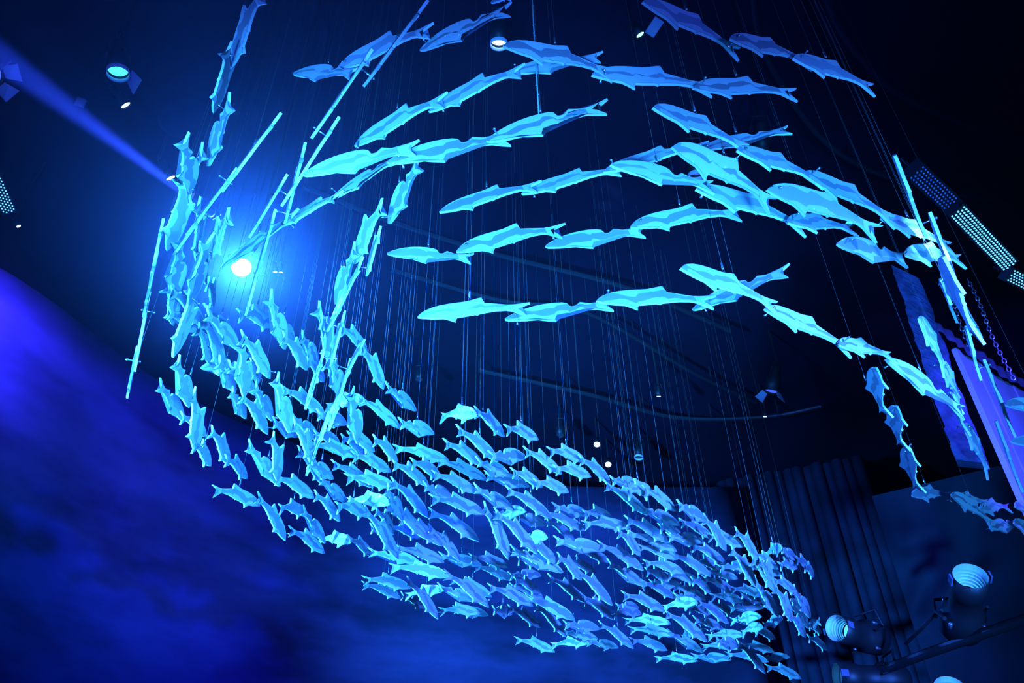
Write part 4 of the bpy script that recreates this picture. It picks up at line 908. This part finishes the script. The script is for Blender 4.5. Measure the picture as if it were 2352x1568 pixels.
  (96, 'rightmost fish of ', 'b', 2.127, 7.916, 4.159, 0.9654, 0.0204, -0.0794, 0.2474, 0.492, 0, 0, 0),
  (97, 'right fish of ', 'a', 1.127, 8.446, 4.213, 0.9994, -0.0006, 0.027, 0.0213, 0.505, 0, 1, 0),
  (97, 'left fish of ', 'b', 0.982, 7.755, 4.144, 0.885, 0.0531, -0.1043, 0.4506, 0.474, 0, 0, 1),
  (98, 'leftmost fish of ', 'a', 1.116, 8.046, 4.001, 0.981, -0.0009, 0.0046, 0.1942, 0.514, 1, 1, 0),
  (98, 'middle fish of ', 'b', 1.554, 8.323, 4.053, 0.9392, -0.0344, 0.0987, 0.3269, 0.538, -1, 0, 0),
  (98, 'rightmost fish of ', 'a', 1.954, 8.632, 3.983, 0.9829, 0.006, -0.0323, 0.1812, 0.492, 0, 0, 0),
  (99, 'leftmost fish of ', 'b', 1.797, 7.289, 3.663, 0.888, 0.0314, -0.0612, 0.4546, 0.52, 1, 1, 1),
  (99, 'middle fish of ', 'a', 2.107, 7.814, 3.784, 0.8977, 0.0116, 0.1754, 0.404, 0.559, 0, 0, 0),
  (99, 'rightmost fish of ', 'a', 2.539, 8.464, 3.722, 0.9587, -0.0128, 0.0437, 0.2809, 0.511, 0, 0, 0),
  (100, 'leftmost fish of ', 'a', 1.592, 9.549, 4.11, 0.9996, -0.0003, 0.0225, 0.0148, 0.504, 1, 1, 0),
  (100, 'middle fish of ', 'b', 2.003, 9.428, 4.107, 0.9943, -0.0017, 0.0158, 0.1058, 0.492, -1, 0, 0),
  (100, 'rightmost fish of ', 'a', 2.411, 9.492, 4.128, 0.9943, -0.0051, 0.0561, 0.09, 0.52, 0, 0, 0),
  (101, 'leftmost fish of ', 'b', 1.78, 8.031, 4.091, 0.9237, 0.0053, -0.0128, 0.3829, 0.535, 1, 1, 0),
  (101, 'second fish from left in ', 'a', 2.011, 8.583, 4.069, 0.9831, 0.0107, -0.0609, 0.1721, 0.486, -1, 0, 0),
  (101, 'third fish from left in ', 'a', 2.433, 8.728, 4.141, 0.7635, 0.0522, 0.0622, -0.6406, 0.513, 0, 0, 1),
  (101, 'rightmost fish of ', 'a', 2.491, 8.458, 4.076, 0.9059, 0.0183, -0.0393, 0.4212, 0.517, 0, 0, 1),
  (102, 'topmost fish of ', 'b', 2.701, 8.776, 4.237, 0.7427, 0.0496, 0.0554, -0.6655, 0.513, 0, 1, 1),
  (102, 'middle fish of ', 'a', 2.576, 9.413, 4.209, 0.9763, -0.0046, 0.0209, 0.2152, 0.49, 0, 0, 0),
  (102, 'lowest fish of ', 'b', 2.895, 9.806, 4.168, 0.9737, 0.0147, -0.0659, 0.2175, 0.471, 0, 0, 0),
  (103, 'middle fish of ', 'a', 1.944, 8.533, 4.155, 0.8766, 0.0428, -0.0793, 0.4727, 0.499, 1, 1, 1),
  (103, 'rightmost fish of ', 'b', 2.045, 8.899, 4.159, 0.8474, 0.0429, -0.0693, 0.5246, 0.501, 0, 0, 1),
  (103, 'leftmost fish of ', 'a', 1.882, 9.235, 4.253, 0.7087, 0.0766, 0.0779, -0.697, 0.49, 1, 0, 1),
  (104, 'leftmost fish of ', 'a', 0.937, 1.836, 4.405, -0.2587, -0.0001, -0.0881, 0.9619, 0.49, 0, 1, 0),
  (104, 'middle fish of ', 'a', 1.258, 1.92, 4.452, -0.2321, -0.1178, -0.0675, 0.9632, 0.457, -1, 0, 0),
  (104, 'rightmost fish of ', 'a', 1.554, 2.03, 4.42, -0.2219, -0.0393, -0.0765, 0.9713, 0.456, 1, 1, 0),
  (105, 'leftmost fish of ', 'a', 0.973, 2.082, 4.105, -0.2532, -0.0176, -0.0326, 0.9667, 0.488, 0, 1, 0),
  (105, 'second fish from left in ', 'a', 1.33, 2.271, 4.119, -0.244, -0.0528, -0.0176, 0.9682, 0.483, -1, 0, 0),
  (105, 'third fish from left in ', 'a', 1.695, 2.459, 4.064, -0.2341, 0.0619, -0.0299, 0.9698, 0.527, 1, 0, 0),
  (105, 'rightmost fish of ', 'a', 2.062, 2.682, 4.107, -0.2474, -0.0239, -0.0186, 0.9685, 0.491, -1, 1, 0),
  (106, 'leftmost fish of ', 'a', 1.088, 2.263, 3.97, -0.2583, 0.0994, -0.1898, 0.942, 0.539, 0, 1, 0),
  (106, 'second fish from left in ', 'a', 1.571, 2.408, 3.943, -0.1602, 0.1047, -0.1499, 0.97, 0.55, -1, 0, 0),
  (106, 'third fish from left in ', 'b', 1.825, 2.686, 4.049, -0.2517, -0.0783, -0.1265, 0.9563, 0.484, 1, 0, 0),
  (106, 'rightmost fish of ', 'a', 2.116, 2.725, 4.066, -0.2413, -0.138, -0.0846, 0.9569, 0.467, 0, 1, 0),
  (107, 'leftmost fish of ', 'a', 0.144, 2.504, 4.393, 0.1512, 0.0085, 0.0681, 0.9861, 0.507, 0, 1, 0),
  (107, 'second fish from left in ', 'a', 0.526, 2.411, 4.388, 0.1538, 0.0286, 0.0719, 0.9851, 0.49, -1, 0, 0),
  (107, 'third fish from left in ', 'a', 0.897, 2.289, 4.394, 0.1423, 0.0058, 0.0704, 0.9873, 0.48, 1, 0, 0),
  (107, 'rightmost fish of ', 'b', 1.257, 2.24, 4.438, 0.056, -0.0912, 0.0862, 0.9905, 0.42, -1, 1, 0),
  (108, 'leftmost fish of ', 'b', 0.865, 2.27, 4.105, -0.1634, -0.0223, -0.0174, 0.9862, 0.478, 0, 1, 0),
  (108, 'middle fish of ', 'a', 1.312, 2.484, 4.051, -0.168, 0.0753, -0.0215, 0.9827, 0.551, -1, 0, 0),
  (108, 'rightmost fish of ', 'a', 1.599, 2.61, 4.168, -0.2234, -0.1626, 0.0065, 0.961, 0.475, 1, 1, 0),
  (109, 'leftmost fish of ', 'b', -0.19, 2.872, 4.285, -0.0299, 0.0248, 0.0086, 0.9992, 0.425, 0, 1, 0),
  (109, 'second fish from left in ', 'a', 0.261, 2.705, 4.299, 0.1119, -0.0122, -0.0072, 0.9936, 0.541, -1, 0, 0),
  (109, 'third fish from left in ', 'b', 0.657, 2.718, 4.3, 0.0856, -0.0116, -0.0002, 0.9963, 0.492, 1, 0, 0),
  (109, 'rightmost fish of ', 'a', 1.1, 2.604, 4.284, 0.0847, 0.0172, -0.0047, 0.9962, 0.527, -1, 1, 0),
  (110, 'leftmost fish of ', 'a', 0.077, 2.808, 3.898, 0.0256, -0.0106, 0.092, 0.9954, 0.513, 0, 1, 0),
  (110, 'second fish from left in ', 'b', 0.473, 2.785, 3.899, 0.0886, 0.0044, 0.096, 0.9914, 0.512, -1, 0, 0),
  (110, 'third fish from left in ', 'a', 0.928, 2.76, 3.877, 0.0061, 0.0262, 0.0865, 0.9959, 0.539, 1, 0, 0),
  (110, 'rightmost fish of ', 'b', 1.209, 2.55, 3.879, 0.3415, 0.0711, 0.0766, 0.9341, 0.475, -1, 1, 0),
  (111, 'leftmost fish of ', 'a', 1.174, 2.687, 3.775, -0.2373, 0.0254, 0.0277, 0.9707, 0.524, 0, 1, 0),
  (111, 'second fish from left in ', 'a', 1.597, 3.0, 3.758, -0.2486, 0.0606, 0.0225, 0.9665, 0.527, -1, 0, 0),
  (111, 'third fish from left in ', 'a', 1.9, 3.185, 3.847, -0.2804, -0.1327, 0.058, 0.9489, 0.482, 1, 0, 0),
  (111, 'rightmost fish of ', 'b', 2.34, 3.503, 3.716, -0.2648, 0.1383, -0.0136, 0.9542, 0.573, -1, 1, 0),
  (112, 'topmost fish of ', 'a', 2.089, 3.773, 3.878, 0.5029, 0.1778, -0.3083, -0.7877, 0.493, 0, 1, 0),
  (112, 'middle fish of ', 'a', 2.357, 4.197, 3.902, 0.5077, 0.1783, -0.2835, -0.7938, 0.517, -1, 0, 0),
  (112, 'lowest fish of ', 'a', 2.636, 4.686, 3.853, 0.5085, 0.1412, -0.3389, -0.7789, 0.526, 1, 0, 0),
  (113, 'leftmost fish of ', 'a', 3.392, 5.626, 4.243, -0.2375, -0.0891, -0.0219, 0.967, 0.492, 0, 1, 0),
  (113, 'second fish from left in ', 'a', 3.742, 5.757, 4.234, -0.2471, -0.0688, -0.0176, 0.9664, 0.502, -1, 0, 0),
  (113, 'third fish from left in ', 'a', 3.991, 5.899, 4.264, -0.2625, -0.1292, -0.0355, 0.9556, 0.489, 1, 0, 0),
  (113, 'rightmost fish of ', 'a', 4.283, 5.961, 4.223, -0.3016, -0.0478, -0.0151, 0.9521, 0.498, 0, 0, 0),
  (114, 'leftmost fish of ', 'a', 3.681, 5.724, 4.038, -0.2963, 0.149, -0.0972, 0.9384, 0.546, 0, 1, 0),
  (114, 'middle fish of ', 'b', 4.057, 5.987, 4.172, -0.2673, -0.1435, -0.0403, 0.952, 0.491, -1, 0, 0),
  (114, 'rightmost fish of ', 'a', 4.299, 6.141, 4.1, -0.3372, 0.0285, -0.0786, 0.9377, 0.506, 0, 0, 0),
  (115, 'topmost fish of ', 'a', 1.72, 2.349, 3.895, -0.4705, -0.0144, 0.008, 0.8822, 0.504, 0, 1, 0),
  (115, 'second fish from top in ', 'b', 2.011, 2.697, 3.859, -0.4705, 0.0456, 0.0405, 0.8803, 0.531, -1, 0, 0),
  (115, 'third fish from top in ', 'a', 2.152, 2.994, 3.958, -0.4649, -0.1147, -0.0614, 0.8758, 0.482, 1, 0, 0),
  (115, 'fourth fish from top in ', 'b', 2.325, 3.114, 3.959, -0.4323, -0.115, -0.054, 0.8927, 0.498, 0, 0, 0),
  (115, 'fifth fish from top in ', 'a', 2.458, 3.433, 3.91, -0.4882, -0.0111, -0.0412, 0.8717, 0.514, 1, 0, 0),
  (115, 'sixth fish from top in ', 'b', 2.801, 3.854, 3.801, -0.4681, 0.1316, 0.0918, 0.869, 0.576, -1, 0, 0),
  (115, 'lowest fish of ', 'a', 3.181, 4.528, 3.78, -0.4753, 0.1668, 0.1016, 0.8579, 0.581, 0, 0, 0),
  (116, '', 'a', 1.951, 2.636, 3.547, -0.4643, -0.0076, 0.1696, 0.8693, 0.534, 0, 1, 0),
  (117, 'topmost fish of ', 'a', 2.236, 3.359, 3.878, -0.4457, 0.1129, -0.1327, 0.8781, 0.492, 0, 1, 0),
  (117, 'second fish from top in ', 'a', 2.473, 3.706, 3.894, -0.4591, 0.075, -0.1567, 0.8713, 0.488, -1, 0, 0),
  (117, 'third fish from top in ', 'a', 2.648, 4.012, 3.899, -0.4754, -0.0917, 0.135, 0.8645, 0.507, 1, 0, 0),
  (117, 'lowest fish of ', 'a', 2.961, 4.448, 3.837, -0.4347, 0.157, -0.0983, 0.8813, 0.547, -1, 1, 0),
  (118, 'upper fish of ', 'a', 3.369, 4.01, 3.981, -0.0965, 0.03, 0.0029, 0.9949, 0.509, 0, 1, 0),
  (118, 'lower fish of ', 'b', 3.642, 4.399, 3.975, -0.0405, 0.0419, 0.0017, 0.9983, 0.519, 0, 0, 0),
  (119, '', 'b', -1.526, 3.669, 4.216, 0.2664, 0.1715, -0.0482, 0.9473, 0.471, 0, 1, 0)]
rest = []
for si, place, form, px, py, pz, qw, qx, qy, qz, ln, bolted, hung, small in FISH:
    mw = Matrix.Translation((px, py, pz)) @ Quaternion((qw, qx, qy, qz)).to_matrix().to_4x4() @ Matrix.Diagonal((ln, ln, ln, 1))
    body, back, belly = random.choice(FORMS[form])
    desc = place + STRINGS[si]
    if small:
        rest.append((mw, body, back, belly))
    else:
        f = empty('fish', mw)
        tag(f, desc, 'fish', 'hanging acrylic fish in the school')
        bo = inst('body', body, f); inst('back_film', back, bo); inst('belly_film', belly, bo)
        if bolted:
            b = inst('joint_bolt', BOLT, f); b.location = (0.90, bolted * 0.03, 0.05 if form == 'a' else 0.02)
    if hung:
        p = mw @ Vector((0.53, 0, 0.172 if form == 'a' else 0.126))
        wr = empty('suspension_wire', Matrix.Translation(p))
        tag(wr, 'thin wire holding ' + desc, 'wire', 'suspension wires of the fish')
        c = inst('cable', CABLE, wr); c.location = (0, 0, 0.026); c.scale = (1, 1, CEIL - p.z - 0.026)
        inst('crimp_sleeve', SLEEVE, wr)
bm = bmesh.new()
for mw, *ms in rest:
    for k, me in enumerate(ms):
        n0 = len(bm.verts); f0 = len(bm.faces)
        bm.from_mesh(me); bm.verts.ensure_lookup_table(); bm.faces.ensure_lookup_table()
        for v in bm.verts[n0:]: v.co = mw @ v.co
        if k:
            for f in bm.faces[f0:]: f.material_index = 2
o = obj('far_fish', bm, [M_BODY, M_EDGE, M_FILM])
tag(o, 'the smallest far-off fish thickening the right end of the school', 'fish'); o['kind'] = 'stuff'

# the one fuzzy cord among the thin wires
bm = bmesh.new(); a = Vector((0.123, 1.932, 4.148)); tube(bm, [a, a + Vector((0, 0, 0.05)), Vector((a.x, a.y, CEIL))], 0.0030, 6)
for k in range(160):
    z = a.z + 0.06 + k * 0.018; an = k * 2.4; r = 0.004 + 0.003 * random.random()
    tube(bm, [Vector((a.x, a.y, z)), Vector((a.x + r * math.cos(an), a.y + r * math.sin(an), z + random.uniform(-.004, .006)))], 0.0012, 4)
tag(obj('fuzzy_cord', bm, M_CORD), 'thick fuzzy cord holding the brilliant cyan string at top centre', 'cord')
